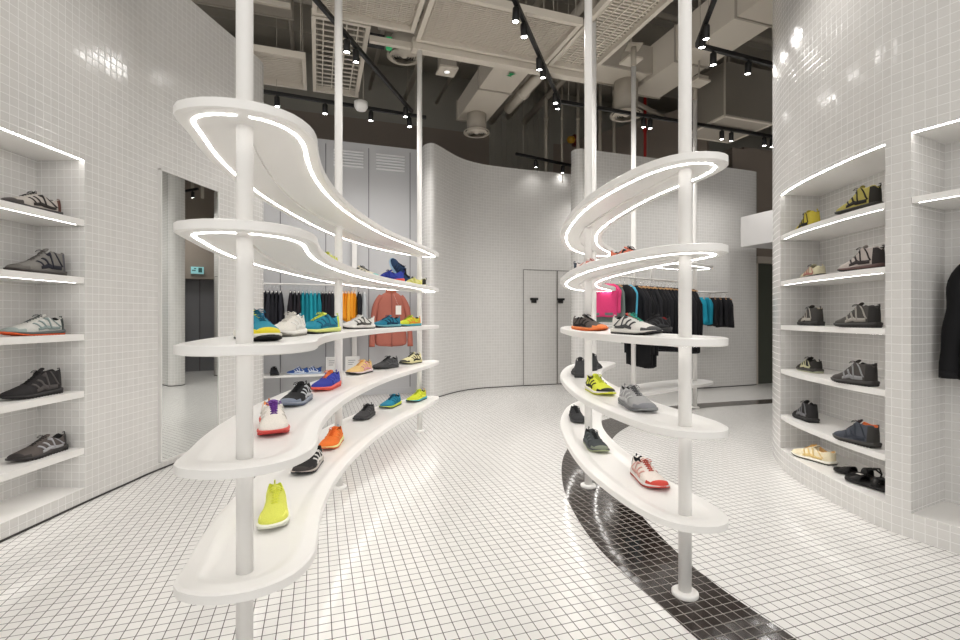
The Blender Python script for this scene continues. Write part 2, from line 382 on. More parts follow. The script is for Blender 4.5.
# ------------------------------------------------------------------ ceiling equipment
MX = Matrix.Rotation(TH, 4, 'Z')
def mesh_panel(label, a0, a1, b0, b1, z, pa, pb, wires=.006, fr=.04, slats=False, group='white framed mesh ceiling panels'):
    c = ab(a0, b0); t = thing('ceiling_mesh_panel', label, 'ceiling panel', (c[0], c[1], z), TH, group)
    la, lb = a1 - a0, b1 - b0
    mb = MB()
    mb.box(0, 0, -.04, la, fr, .03); mb.box(0, lb - fr, -.04, la, lb, .03); mb.box(0, fr, -.04, fr, lb - fr, .03); mb.box(la - fr, fr, -.04, la, lb - fr, .03)
    mb.build('frame', M_frame, t)
    mb = MB(); n = int(la / pa)
    for k in range(1, n): mb.box(k * la / n - wires / 2, fr, 0, k * la / n + wires / 2, lb - fr, wires)
    n = int(lb / pb); h = .02 if slats else wires
    for k in range(1, n): mb.box(fr, k * lb / n - (wires if slats else wires / 2), wires, la - fr, k * lb / n + (wires if slats else wires / 2), wires + h)
    mb.build('wire_grid', M_frame, t)
    for (x, y) in ((.05, .05), (la - .05, .05), (.05, lb - .05), (la - .05, lb - .05)):
        mb = MB(); mb.tube([(x, y, .03), (x, y, 6.0 - z)], .006, 6); mb.build('hanger_rod', M_pipe, t)
    return t
mesh_panel('wide close-meshed ceiling panel over the aisle, between the black spot tracks', .95, 2.44, 4.1, 4.9, 4.08, .075, .028, .007, .045, True)
mesh_panel('narrow meshed ceiling panel with large dark gaps beside the right tall poles', 2.46, 3.02, 2.6, 4.9, 4.08, .09, .045, .010, .045, True)
mesh_panel('fine grid ceiling panel above the left display, cut off by the top of the photo', -.05, .91, 3.2, 4.77, 4.08, .06, .03, .007, .04, True)
mesh_panel('narrow square-grid ceiling panel hanging left of the tall thin pole', -.06, .49, 4.79, 6.4, 4.08, .105, .10, .012, .04)
mesh_panel('close slatted ceiling panel by the top end of the left tiled wall', -1.9, -.13, 5.62, 6.4, 4.08, .5, .04, .012, .04, True)
def abthing(name, label, cat, boxes, m, group=None):
    (a0, b0, z0, a1, b1, z1) = boxes[0]; c = ab((a0 + a1) / 2, (b0 + b1) / 2); mb = MB()
    for q in boxes: mb.box(q[0] - (a0 + a1) / 2, q[1] - (b0 + b1) / 2, q[2] - z0, q[3] - (a0 + a1) / 2, q[4] - (b0 + b1) / 2, q[5] - z0)
    return tag(mb.build(name, m, None, (c[0], c[1], z0), (0, 0, TH)), label, cat, group)
abthing('ceiling_beam_rail', 'white steel rail along the far edge of the wide mesh ceiling panel', 'beam', [(.93, 4.92, 3.98, 3.06, 5.02, 4.10)], M_frame)
abthing('ceiling_beam_rail', 'thin white steel rail between the square-grid and wide ceiling panels', 'beam', [(.5, 5.0, 4.02, .93, 5.05, 4.08)], M_frame)
# air ducts
def diffuser(parent, c, r, z, ztop, rd, m=M_frame):
    mb = MB(); mb.lathe([(rd, 0.03), (rd, ztop - z)], (0, 0, 0), 24); d = mb.build('drum', M_duct2, parent, (c[0], c[1], z))
    mb = MB()
    mb.lathe([(r, .0), (r, .02), (rd, .05), (rd, .02), (r * .86, 0)], (0, 0, 0), 28, caps=False)
    for k in range(1, 6):
        q = r * .86 * k / 6; mb.lathe([(q, -.008), (q + r * .10, .014), (q + r * .10, .018), (q, -.004)], (0, 0, 0), 24, caps=False)
    mb.lathe([(.001, -.01), (r * .13, -.008), (r * .13, 0)], (0, 0, 0), 20, caps=False)
    mb.build('diffuser_ring', m, d)
    mb = MB(); mb.disc((0, 0), r * .85, .03, 24); mb.build('diffuser_throat', M_dark, d)
def duct(label, a0, b0, z0, a1, b1, z1, diff=None, mark=None, m=M_duct, group=None):
    c = ab((a0 + a1) / 2, (b0 + b1) / 2); t = thing('air_duct', label, 'duct', (c[0], c[1], z0), TH, group)
    ha, hb = (a1 - a0) / 2, (b1 - b0) / 2
    mb = MB(); mb.box(-ha, -hb, 0, ha, hb, z1 - z0); mb.build('duct_body', m, t)
    n = max(1, int(hb * 2 / .9))
    for k in range(n + 1):
        y = -hb + k * 2 * hb / n; mb = MB(); mb.box(-ha - .015, y - .012, -.015, ha + .015, y + .012, z1 - z0 + .01); mb.build('duct_flange', M_duct2, t)
    if mark:
        mb = MB(); x, y = mark
        mb.quad([(x - .05, y - .03, -.018), (x + .05, y - .03, -.018), (x + .0, y + .05, -.018)]); mb.quad([(x - .06, y + .05, -.018), (x - .03, y + .02, -.018), (x + .04, y + .07, -.018)])
        mb.build('flow_arrow', M_green, t)
    if diff: diffuser(t, diff[0], diff[1], diff[2], .05, diff[3])
    return t
duct('white rectangular branch duct over the back wall ending in a round diffuser', 2.17, 5.35, 4.45, 2.66, 7.6, 4.75, ((0, .85), .21, -.30, .155), (.03, -.55))
duct('wide white main duct crossing above the right spot tracks', 4.36, 2.2, 4.5, 4.87, 6.0, 4.95)
duct('white cross duct with green arrow behind the tall right poles, round diffuser below', 2.75, 5.5, 4.55, 4.34, 5.95, 4.9, ((.62, .1), .225, -.48, .165), (-.62, -.05))
c = at(404, 57, 4.25); t = thing('ceiling_diffuser', 'round ringed air diffuser hanging high beside the square-grid ceiling panel', 'air diffuser', (c[0], c[1], 4.25))
diffuser(t, (0, 0), .2, 0, .22, .15)
duct('beige overhead duct above the left tiled wall, cut off by the photo', -4.5, 4.05, 4.55, -.30, 5.2, 4.9, m=M_duct)
duct('dim duct running behind the beige overhead duct', -4.5, 5.9, 4.9, -.30, 6.4, 5.2, m=M_duct2)
abthing('ceiling_rail', 'thin white rail crossing below the beige overhead duct', 'rail', [(-4.5, 5.5, 4.5, -.28, 5.54, 4.55)], M_frame)
# small ceiling boxes
def ceiling_box(label, px, py, z, s, h, lit=False, cat='ceiling box', m=M_duct2):
    c = at(px, py, z); t = thing('ceiling_box', label, cat, (c[0], c[1], z), TH)
    mb = MB(); mb.box(-s / 2, -s / 2, .02, s / 2, s / 2, h); mb.build('housing', m, t, bevel=.004)
    mb = MB(); mb.box(-s * .6, -s * .6, 0, s * .6, s * .6, .025); mb.build('face_plate', M_frame, t)
    if lit:
        mb = MB(); mb.disc((0, 0), .035, -.003, 16); mb.build('indicator_lens', mat('dim_lens', (1, 1, 1), .4, emit=(1, 1, 1), es=.9), t)
    mb = MB(); mb.tube([(0, 0, h), (0, 0, 6 - z)], .012, 6); mb.build('drop_rod', M_pipe, t)
    return t
ceiling_box('square ceiling box with small lit dot beside the thin left pole top', 447, 72, 4.35, .2, .3, True)
ceiling_box('square plate fitting hanging below the white cross duct', 631, 62, 4.35, .17, .12)
ceiling_box('small pale square fitting behind the right tall pole', 699, 84, 4.2, .16, .08)
# hanging split unit, right
c = at(736, 124, 3.95); t = thing('ceiling_unit', 'hanging grey air unit with framed square intake beside the round right wall', 'air conditioner', (c[0], c[1] + .25, 3.95), TH)
mb = MB(); mb.box(-.45, -.4, .02, .45, .4, .75); mb.build('casing', mat('unit_grey', srgb('#7d776e'), .6), t)
mb = MB(); mb.box(-.45, -.4, 0, .45, -.36, .03); mb.box(-.45, .36, 0, .45, .4, .03); mb.box(-.45, -.36, 0, -.41, .36, .03); mb.box(.41, -.36, 0, .45, .36, .03); mb.build('intake_frame', M_frame, t)
mb = MB(); mb.box(-.41, -.36, .004, .41, .36, .012); mb.build('intake_grille', M_duct2, t)
mb = MB()
for x in (-.44, .44):
    for y in (-.39, .39): mb = MB(); mb.tube([(x, y, 0), (x, y, 2.05)], .014, 6); mb.build('hanging_rod', M_pipe, t)
# camera dome, exit box, alarm
c = at(361, 107, 3.85); t = thing('ceiling_sensor', 'white round sensor hanging on two rods over the left spot track', 'sensor', (c[0], c[1], 3.85))
mb = MB(); mb.lathe([(.03, -.05), (.06, -.04), (.085, 0), (.085, .06), (.03, .075)]); mb.build('housing', M_white, t)
for x in (-.03, .03): mb = MB(); mb.tube([(x, 0, .07), (x, 0, 2.1)], .006, 6); mb.build('drop_rod', M_pipe, t)
c = at(377, 47, 4.15); t = thing('emergency_light', 'black emergency box with green sign near the ringed air diffuser', 'emergency light', (c[0], c[1], 4.15), TH)
mb = MB(); mb.box(-.13, -.03, 0, .08, .03, .13); mb.build('battery_box', M_black, t)
mb = MB(); mb.box(.1, -.03, 0, .16, .03, .12); mb.build('green_sign', mat('green_sign_glow', srgb('#2fa866'), .5, emit=srgb('#2fa866'), es=.3), t)
c = ab(4.27, 8.98)
c = at(571, 137, 4.55); t = thing('alarm_bell', 'small yellow and dark red alarm high on the far wall', 'alarm', (c[0], c[1], 4.5), TH)
mb = MB(); mb.lathe([(.0, -.07), (.06, -.05), (.08, 0), (.06, .05), (0, .07)]); mb.build('alarm_dome', mat('alarm_yellow', srgb('#b98a1c'), .4), t)
mb = MB(); mb.box(.05, -.02, -.1, .12, .06, .1); mb.build('alarm_box', mat('alarm_red', srgb('#5c1712'), .4), t)
# pipes along the ceiling and drop rods
def pipe(label, pts, r, m=M_pipe, name='ceiling_pipe', cat='pipe', group=None):
    P = [Vector(p) for p in pts]; o = P[0].copy(); mb = MB(); mb.tube([p - o for p in P], r, 10)
    for i in range(1, len(P) - 1 if len(P) > 2 else 1):
        pass
    d = (P[-1] - P[0]).normalized(); q = P[0].lerp(P[-1], .5) - o
    mb.tube([q - d * .03, q + d * .03], r * 1.35, 10)      # coupling
    return tag(mb.build(name, m, None, o), label, cat, group)
def P3(a, b, z): x, y = ab(a, b); return (x, y, z)
pipe('thick pale pipe with open end right of the branch duct', [P3(2.95, 6.08, 4.6), P3(2.95, 7.3, 4.6)], .075, M_duct)
pipe('thin pale pipe crossing behind the branch duct', [P3(.9, 5.15, 4.62), P3(2.1, 5.15, 4.62)], .06)
pipe('dim pipe above the lit ceiling box', [P3(.7, 5.95, 4.8), P3(2.1, 5.95, 4.8)], .08, M_duct2)
for k, (a, b, z, lab) in enumerate([(3.2, 7.2, 5.2, 'pale angled pipe behind the right tall poles, lowest of the bundle'), (3.55, 7.2, 5.35, 'pale angled pipe behind the right tall poles, middle of the bundle'), (3.9, 7.2, 5.3, 'pale angled pipe behind the right tall poles, nearest the diffuser')]):
    pipe(lab, [P3(a, b - 2.2, z), P3(a, b + 1.6, z - .2)], .055, M_duct2)
pipe('red sprinkler pipe high above the round hanging diffuser', [P3(2.9, 5.0, 5.3), P3(4.3, 5.0, 5.3)], .022, M_red)
pipe('short red sprinkler pipe beyond the hanging air unit', [P3(6.1, 6.4, 4.9), P3(6.4, 6.4, 4.9)], .05, M_red)
pipe('thin red drop pipe behind the right spot track', [P3(5.55, 7.2, 3.9), P3(5.55, 7.2, 5.2)], .025, M_red)
pipe('red pipe between ceiling beams at the top of the photo', [P3(1.6, 3.9, 5.1), P3(3.3, 3.9, 5.1)], .03, M_red)
for k, (px, py0) in enumerate([(546, 145), (562, 140), (578, 140), (600, 150), (614, 150)]):
    Y = 8.6; x = (px - 480) / F * Y
    pipe(('vertical grey conduit on the far wall, %s of five above the partition' % ['first', 'second', 'third', 'fourth', 'last'][k]), [(x, Y, 3.6), (x, Y, 5.9)], .03 if k != 1 else .02, M_pipe, group='vertical conduits on the far wall')
for k in range(6):
    pipe('thin grey ceiling conduit running lengthwise above the mesh panels, %s from the left' % ['first', 'second', 'third', 'fourth', 'fifth', 'sixth'][k], [P3(-.35 + k * .62, 2.0, 5.2 + .07 * (k % 3)), P3(-.35 + k * .62, 8.9, 5.2 + .07 * (k % 3))], .03 + .012 * (k % 2), M_pipe if k % 2 else M_duct2, group='lengthwise conduits under the slab')
for k in range(4):
    pipe('grey ceiling conduit running crosswise under the slab, %s counted from the entrance' % ['first', 'second', 'third', 'fourth'][k], [P3(-2, 3.1 + k * 1.25, 5.45), P3(8, 3.1 + k * 1.25, 5.45)], .045, M_duct2 if k % 2 else M_pipe, group='crosswise conduits under the slab')
for k, (a, b) in enumerate([(5.3, 6.6), (5.55, 7.0), (5.9, 6.3)]):
    pipe('dim slanting cable tray bar beyond the hanging air unit, %s' % ['lowest', 'middle', 'highest'][k], [P3(a - 1.2, b - .6, 4.5 + .2 * k), P3(a + 1.6, b + 1.2, 5.0 + .2 * k)], .03, M_duct2, group='slanting tray bars at the right')
# track lights
TRACKS = []
def track(label, p0, p1, z=3.92):
    a, b = Vector((*p0, z)), Vector((*p1, z)); L_ = (b - a).length; ang = math.atan2(b.y - a.y, b.x - a.x)
    t = thing('light_track', label, 'light track', a, ang)
    mb = MB(); mb.box(0, -.018, -.02, L_, .018, .02); mb.build('track_rail', M_black, t)
    n = max(2, int(L_ / 1.1)); TRACKS.append((Vector(p0), Vector(p1)))
    for k in range(n): x = .15 + (L_ - .3) * k / (n - 1); mb = MB(); mb.tube([(x, 0, .02), (x, 0, 2.1)], .003, 5); mb.build('suspension_wire', M_pipe, t)
    return t
track('black light track over the grey panel wall at the left', at(263, 93, 3.9), at(426, 119, 3.9))
track('diagonal black light track from the top edge towards the thin left pole', (-1.75, 2.6), at(412, 113, 3.9))
track('black light track running down the aisle above the wide mesh panel', (-.15, 2.9), at(560, 103, 3.9))
track('long black light track crossing behind the right tall poles', at(558, 103, 3.9), at(779, 139, 3.9))
track('black light track disappearing behind the round right wall', at(697, 47, 3.9), at(790, 71, 3.9))
track('short black light track coming from above towards the right track corner', (1.75, 3.0), at(697, 47, 3.9))
track('short black light track low against the back wall top', at(516, 155, 3.9), at(592, 171, 3.9))
def spot(label, px, py, tilt=(0, 0), pos=None, power=1.0):
    c = pos or at(px, py, 3.76)
    best = None                                # clip the lamp onto the nearest track
    for p, q in TRACKS:
        d = q - p; f = max(.02, min(.98, (Vector(c) - p).dot(d) / d.length_squared)); e = p + d * f
        if best is None or (e - Vector(c)).length < (best - Vector(c)).length: best = e
    if (best - Vector(c)).length < .45: c = (best.x, best.y)
    t = thing('track_spotlight', label, 'spotlight', (c[0], c[1], 3.9), random.uniform(-.3, .3), 'black cylinder track spotlights', rx=tilt[0], ry=tilt[1])
    mb = MB(); mb.lathe([(.010, .0), (.010, -.02), (.030, -.022), (.032, -.03), (.032, -.142), (.029, -.145), (.029, -.13)], n=20, caps=False); mb.build('lamp_body', M_black, t)
    mb = MB(); mb.disc((0, 0), .028, -.136, 20); mb.build('lamp_lens', M_lens, t)
    ld = bpy.data.lights.new('spot', 'SPOT'); ld.energy = SPOT_W * power; ld.spot_size = R(150); ld.spot_blend = .9; ld.shadow_soft_size = .06; ld.color = (1, .975, .94)
    lo = bpy.data.objects.new('lamp_light', ld); scn.collection.objects.link(lo); lo.parent = t; lo.location = (0, 0, -.15)
    return t
S = [(277, 109, 'by the end of the left tiled wall, first on the panel wall track'), (325, 115, 'second on the panel wall track, left of the tall thin pole'),
     (371, 121, 'third on the panel wall track, right of the hanging sensor'), (409, 127, 'at the right end of the panel wall track, beside the thin pole'),
     (414, 116, 'at the far end of the diagonal left track'), (351, 52, 'in front of the square-grid panel, upper of a pair'), (356, 62, 'in front of the square-grid panel, lower of a pair'),
     (517, 22, 'at the top of the aisle track, nearer of a pair'), (521, 38, 'on the aisle track, just below the nearest lamp'), (542, 69, 'halfway down the aisle track, upper of a pair'),
     (541, 78, 'halfway down the aisle track, lower of a pair'), (559, 103, 'at the corner of aisle and crossing tracks, upper one'), (557, 109, 'at the corner of aisle and crossing tracks, lower one'),
     (637, 131, 'on the crossing track beside the thin hanging pole, left one'), (643, 132.5, 'on the crossing track beside the thin hanging pole, right one'),
     (717, 141.5, 'left of the pair under the hanging air unit'), (725, 143.5, 'right of the pair under the hanging air unit'),
     (761, 147, 'left of the pair next to the round right wall'), (767, 149, 'right of the pair next to the round right wall'),
     (697, 48, 'at the right track corner, left and lower one'), (703, 39, 'at the right track corner, right and upper one'), (715, 64, 'first along the right track from its corner'), (748, 74, 'second along the right track, near the round wall'),
     (534, 168, 'left one on the short track over the back wall'), (565, 172, 'right one on the short track over the back wall')]
for px, py, lb in S: spot('track spotlight ' + lb, px, py, (random.uniform(-.06, .06), random.uniform(-.06, .06)), power=.08 if py > 160 else 1)
# lamps of the same tracks nearer the entrance, above the frame
track('black light track out of sight above the entrance side', (-2.2, 1.0), (2.4, 1.35))
for x, y, lb in ((-1.72, 2.7, 'at the near end of the diagonal left track'), (-.11, 3.0, 'at the near end of the aisle track'), (1.78, 3.1, 'at the near end of the right feeder track'), (-2.0, 1.0, 'over the entrance, left one'), (2.0, 1.32, 'over the entrance, right one'), (0, 1.16, 'over the entrance, middle one')):
    spot('track spotlight ' + lb, 0, 0, pos=(x, y))
track('black light track over the passage behind the partition wall', (1.95, 8.3), (3.1, 8.5), 3.7)
for x, y, lb in ((2.1, 8.33, 'nearest the passage corner'), (2.5, 8.4, 'middle of the passage track'), (3.0, 8.48, 'far end of the passage track')):
    spot('track spotlight over the passage, ' + lb, 0, 0, pos=(x, y), power=1.2).location.z = 3.68
# ------------------------------------------------------------------ curved display stands
def inset(poly, d, sm=6, cap=.82):
    n = len(poly); out = []
    nr = []
    for i in range(n):
        t = (poly[(i + 1) % n] - poly[i - 1]).normalized(); nr.append(Vector((-t.y, t.x)))   # inward for ccw
    ds = []
    for i in range(n):
        r = 9
        for j in range(n):
            if j == i: continue
            v = poly[j] - poly[i]; dn = v.dot(nr[i])
            if dn > 1e-6: r = min(r, v.length_squared / (2 * dn))
        ds.append(min(d, cap * r))
    for _ in range(sm): ds = [(ds[i - 1] + 2 * ds[i] + ds[(i + 1) % n]) / 4 for i in range(n)]
    out = [poly[i] + nr[i] * ds[i] for i in range(n)]
    for _ in range(3): out = [(out[i - 1] + 2 * out[i] + out[(i + 1) % n]) / 4 for i in range(n)]
    return out
def area(P): return sum(P[i].x * P[(i + 1) % len(P)].y - P[(i + 1) % len(P)].x * P[i].y for i in range(len(P))) / 2
def outline(pts, n=170):
    P = resample(catmull(pts, 10, closed=True), n)
    return P if area(P) > 0 else P[::-1]
def clean_fill(mb, loop_idx, up=True): pass
REC = .010
def shelf_mesh(P, zt, th, o, tray=True, ridge=None):
    mb = MB(); n = len(P)
    q = inset(P, .004, 1)
    ROW = lambda L, z: [(p.x - o.x, p.y - o.y, z) for p in L]
    rows = [ROW(inset(P, .10), zt - th), ROW(q, zt - th), ROW(P, zt - th + .004), ROW(P, zt - .004), ROW(q, zt)]
    mb.grid(rows[:3], closed_u=True, smooth=False, cap0=True); mb.grid(rows[3:], closed_u=True, smooth=False, cap1=not tray)
    mb.grid([[(p.x - o.x, p.y - o.y, z) for p in P] for z in (zt - th + .004, zt - .004)], closed_u=True, smooth=True)
    if tray:
        tr = []
        for k in range(8):
            f = k / 7; L = inset(P, .050 + .055 * f, 10); tr.append([(p.x - o.x, p.y - o.y, zt - REC * (f * f * (3 - 2 * f))) for p in L])
        mb.grid([rows[4]] + [tr[0]], closed_u=True, smooth=False)
        mb.grid(tr, closed_u=True, smooth=True)
        mb.grid([tr[-1], tr[-1]], closed_u=True, smooth=False, cap1=True)
    if ridge:
        Q = catmull(ridge, 8)
        for a, b in zip(Q, Q[1:]):
            d = (b - a).normalized(); m = Vector((-d.y, d.x)) * .007
            pts = [a - m - o, b - m - o, b + m - o, a + m - o]
            z0, z1 = zt - th - .012, zt - th + .001
            rowa = [(pts[0].x, pts[0].y, z1), (pts[0].x, pts[0].y, z0), (pts[3].x, pts[3].y, z0), (pts[3].x, pts[3].y, z1)]
            rowb = [(pts[1].x, pts[1].y, z1), (pts[1].x, pts[1].y, z0), (pts[2].x, pts[2].y, z0), (pts[2].x, pts[2].y, z1)]
            mb.grid([rowa, rowb], smooth=False)
    return mb
def led_mesh(P, z, d, wd, skip, o, h=.002):
    """a strip following the outline; skip = (first, last) fraction left dark"""
    A = inset(P, d); B = inset(P, d + wd); n = len(P); mb = MB()
    for i in range(n):
        f = i / n
        if any(s0 <= f <= s1 for s0, s1 in skip): continue
        k = (i + 1) % n
        mb.quad([(A[i].x - o.x, A[i].y - o.y, z - h), (A[k].x - o.x, A[k].y - o.y, z - h), (B[k].x - o.x, B[k].y - o.y, z - h), (B[i].x - o.x, B[i].y - o.y, z - h)])
    return mb
LV = [.36, .74, 1.115, 1.50, 1.87]; THK = .036
def frac_of(P, pt):
    v = Vector(pt); return min(range(len(P)), key=lambda i: (P[i] - v).length) / len(P)
def stand(name, label, pts, poles, tops, levels, gap_at, ridge, cat='display stand', skipw=.005, tray=True):
    P = outline(pts); o = Vector(poles[0]); t = thing(name, label, cat, (o.x, o.y, 0))
    g = frac_of(P, gap_at)
    for k, z in enumerate(levels):
        sh = shelf_mesh(P, z, THK, o, tray, ridge).build('shelf', M_white, t)
        led_mesh(P, z - THK, .040, .010, [(g - skipw, g + skipw)], o).build('light_strip', M_led, sh)
    for (x, y), zt in zip(poles, tops):
        mb = MB(); mb.tube([(0, 0, 0), (0, 0, zt)], .027, 20); p = mb.build('pole', M_white, t, (x - o.x, y - o.y, 0))
        mb = MB(); mb.lathe([(.052, 0), (.055, .004), (.055, .016), (.050, .020), (.028, .022)], n=24); mb.build('base_plate', M_white, p)
        if zt < 4.5:
            mb = MB(); mb.tube([(0, 0, zt - .02), (0, 0, zt + .22)], .031, 16); mb.box(-.08, -.08, zt + .2, .08, .08, zt + .215)
            mb.build('pole_socket', M_pipe, p)
    return t
LO = [(-.965, 1.51), (-1.01, 1.66), (-1.06, 1.81), (-1.11, 2.01), (-1.155, 2.28), (-1.185, 2.56), (-1.20, 3.0), (-1.19, 3.5), (-1.14, 3.9), (-1.03, 4.35), (-.86, 4.75), (-.67, 5.04), (-.53, 5.14), (-.45, 5.12), (-.43, 5.0),
      (-.47, 4.76), (-.585, 4.22), (-.69, 3.75), (-.745, 3.3), (-.765, 2.85), (-.75, 2.5), (-.71, 2.19), (-.655, 1.95), (-.607, 1.79), (-.592, 1.68), (-.61, 1.58), (-.65, 1.52), (-.71, 1.475), (-.8, 1.45), (-.89, 1.46)]
LP = [(-.787, 1.605), (-.99, 3.36), (-.632, 5.02)]
stand('curved_display_stand', 'five-tier white curved shoe display with lit shelf edges at the left of the aisle', LO, LP, [6.0, 4.07, 4.07], LV, (-.74, 1.462), [LP[0], (-.93, 2.1), (-1.02, 2.7), (-.995, 3.36), (-.9, 4.1), (-.64, 5.0)])
RO = [(.88, 1.93), (.965, 1.935), (1.025, 1.98), (1.053, 2.06), (1.045, 2.17), (1.01, 2.32), (.965, 2.5), (.93, 2.8), (.91, 3.2), (.93, 3.6), (1.0, 3.95), (1.1, 4.27), (1.24, 4.57), (1.35, 4.78), (1.37, 4.93), (1.27, 5.02), (1.06, 4.9),
      (.86, 4.6), (.73, 4.22), (.635, 3.8), (.593, 3.4), (.577, 3.0), (.592, 2.66), (.64, 2.36), (.70, 2.13), (.76, 2.01), (.81, 1.96)]
RP = [(.885, 2.072), (.765, 3.39), (1.10, 4.65)]
stand('curved_display_stand', 'five-tier white curved shoe display with lit shelf edges at the right of the aisle', RO, RP, [6.0, 6.0, 4.07], LV, (1.0, 1.925), [RP[0], (.80, 2.6), (.755, 3.39), (.86, 4.1), (1.1, 4.65)])
BO = [(1.3, 4.95), (1.55, 5.12), (2.0, 5.42), (2.5, 5.8), (2.95, 6.15), (3.06, 6.35), (2.9, 6.52), (2.5, 6.38), (1.9, 5.95), (1.4, 5.5), (1.15, 5.2), (1.15, 4.98)]
BP = [(1.75, 5.47), (2.83, 6.32)]
rear = stand('curved_apparel_stand', 'white two-shelf curved clothes stand behind the right shoe display', BO, BP, [4.07, 4.07], [.36, 1.87], (1.3, 4.95), None, tray=False)
def rail(label, pts, r=.012, m=M_chrome, wood=False):
    P = [Vector(p) for p in pts]; o = P[0].copy(); mb = MB(); mb.tube([p - o for p in P], r, 10)
    return mb, o
RAILP = [(1.28, 5.08), (1.6, 5.3), (2.0, 5.6), (2.4, 5.9), (2.62, 6.07)]
RQ = [Vector((x, y, 1.64)) for x, y in RAILP]
mb = MB(); o = Vector((*BP[0], 0)); mb.tube([q - o for q in catmull(RQ, 5)], .012, 10)
for q in (RQ[0], RQ[-1], RQ[2]): mb.tube([q - o, Vector((q.x, q.y, 1.834)) - o], .008, 8)
mb.build('hanging_rail', M_white, rear)

# ------------------------------------------------------------------ niche shelves
def niche_shelf(label, front, back, zt, th, m, lit=True, group=None):
    c = Vector(front[len(front) // 2]); P = [Vector(p) - c for p in front] + [Vector(p) - c for p in back]
    t = thing('wall_shelf', label, 'shelf', (c.x, c.y, zt - th), 0, group)
    mb = MB(); n = len(P)
    mb.grid([[(p.x, p.y, 0) for p in P], [(p.x, p.y, th) for p in P]], closed_u=True, smooth=False, cap0=True, cap1=True)
    mb.build('shelf_board', m, t)
    if lit:
        fr_ = [p - c for p in map(Vector, front)]
        fr_[0] = fr_[0].lerp(fr_[1], min(.9, .05 / (fr_[1] - fr_[0]).length)); fr_[-1] = fr_[-1].lerp(fr_[-2], min(.9, .05 / (fr_[-2] - fr_[-1]).length))
        led_front(fr_, Vector((sum(p.x for p in P) / n, sum(p.y for p in P) / n)), -.0004, t, .009, .019)
    return t
def led_front(F_, ctr, z, parent, d0=.006, d1=.018):
    mb = MB()
    for a, b in list(zip(F_, F_[1:]))[:]:
        t = (b - a).normalized(); nn = Vector((-t.y, t.x))
        if nn.dot(ctr - a) < 0: nn = -nn
        mb.quad([(*(a + nn * d0), z), (*(b + nn * d0), z), (*(b + nn * d1), z), (*(a + nn * d1), z)])
    return mb.build('light_strip', M_led, parent)
LF = [(p.x + .0, p.y) for p in LW[i0:i1 + 1]]
LF[0] = (LF[0][0], LF[0][1] + .0); bk = [(bx + .001, LW[i1][1] - .001), (bx + .001, LW[i0][1] + .001)]
lf = [(x - .002, min(max(y, LW[i0][1] + .001), LW[i1][1] - .001)) for x, y in LF]
for z, lb in ((.36, 'lowest white shelf in the left wall recess, holding a dark grey trail shoe'), (.725, 'second lowest white shelf in the left wall recess, under the black mid shoe'), (1.09, 'middle white shelf in the left wall recess, under the grey and orange shoe'), (1.455, 'second highest lit shelf in the left wall recess, under the grey boot'), (1.825, 'highest lit shelf in the left wall recess, under the striped grey shoe')):
    niche_shelf(lb, lf, bk, z, .04, M_white)
nt_ = thing('niche_light', 'light line along the top edge of the left wall recess', 'light strip', (0, 0, nz1))
led_front([Vector(p) for p in lf], Vector((bx, 2)), -.003, nt_)
f1 = [p[:] for p in RW[j0:j1 + 1]]; ctr1 = Vector((2.6, 3.2))
def shrink(f, c, k=.003): return [tuple(Vector(p) + (c - Vector(p)).normalized() * k) for p in f]
f1s = shrink(f1, ctr1); b1s = shrink(BK1[::-1], ctr1)
for z, lb in ((.42, 'lowest curved shelf in the round right wall, above the sandals'), (.785, 'second lowest curved shelf in the round right wall'), (1.135, 'middle curved shelf in the round right wall'), (1.485, 'second highest lit curved shelf in the round right wall'), (1.85, 'highest lit curved shelf in the round right wall')):
    niche_shelf(lb, f1s, b1s, z, .035, M_white)
t = thing('niche_light', 'curved light line along the top of the round wall recess', 'light strip', (0, 0, 2.18)); led_front([Vector(p) for p in f1s], ctr1, -.003, t)
f2 = [p[:] for p in RW[j2:j3 + 1]]; ctr2 = Vector((2.95, 2.1)); f2s = shrink(f2, ctr2); b2s = shrink(BK2[::-1], ctr2)
niche_shelf('lit shelf at the right edge of the photo above the hanging black jacket', f2s, b2s, 1.85, .035, M_white)
t = thing('niche_light', 'light line over the recess at the right edge of the photo', 'light strip', (0, 0, 2.2)); led_front([Vector(p) for p in f2s], ctr2, -.003, t)
# ------------------------------------------------------------------ shoes
def lerp(xs, ys, x):
    if x <= xs[0]: return ys[0]
    for i in range(1, len(xs)):
        if x <= xs[i]:
            t = (x - xs[i - 1]) / (xs[i] - xs[i - 1]); t = t * t * (3 - 2 * t) * .5 + t * .5
            return ys[i - 1] + (ys[i] - ys[i - 1]) * t
    return ys[-1]
WX = [0, .015, .05, .12, .25, .4, .55, .7, .8, .9, .96, .99, 1]
WY = [.010, .020, .028, .033, .0335, .035, .041, .047, .0475, .041, .029, .015, .007]
HT = {'low': ([0, .04, .10, .18, .28, .36, .42, .55, .68, .82, .93, 1], [.088, .098, .090, .078, .082, .098, .101, .085, .066, .052, .044, .030]),
      'mid': ([0, .04, .10, .18, .28, .36, .42, .55, .68, .82, .93, 1], [.125, .138, .136, .130, .134, .140, .132, .098, .072, .055, .046, .032]),
      'sock': ([0, .04, .10, .18, .28, .36, .42, .55, .68, .82, .93, 1], [.098, .106, .096, .084, .088, .108, .106, .086, .066, .052, .044, .030])}
XS = [0, .012, .03, .055, .085, .12, .16, .20, .24, .28, .32, .355, .385, .42, .46, .50, .54, .58, .62, .66, .70, .75, .80, .85, .89, .925, .955, .98, 1]
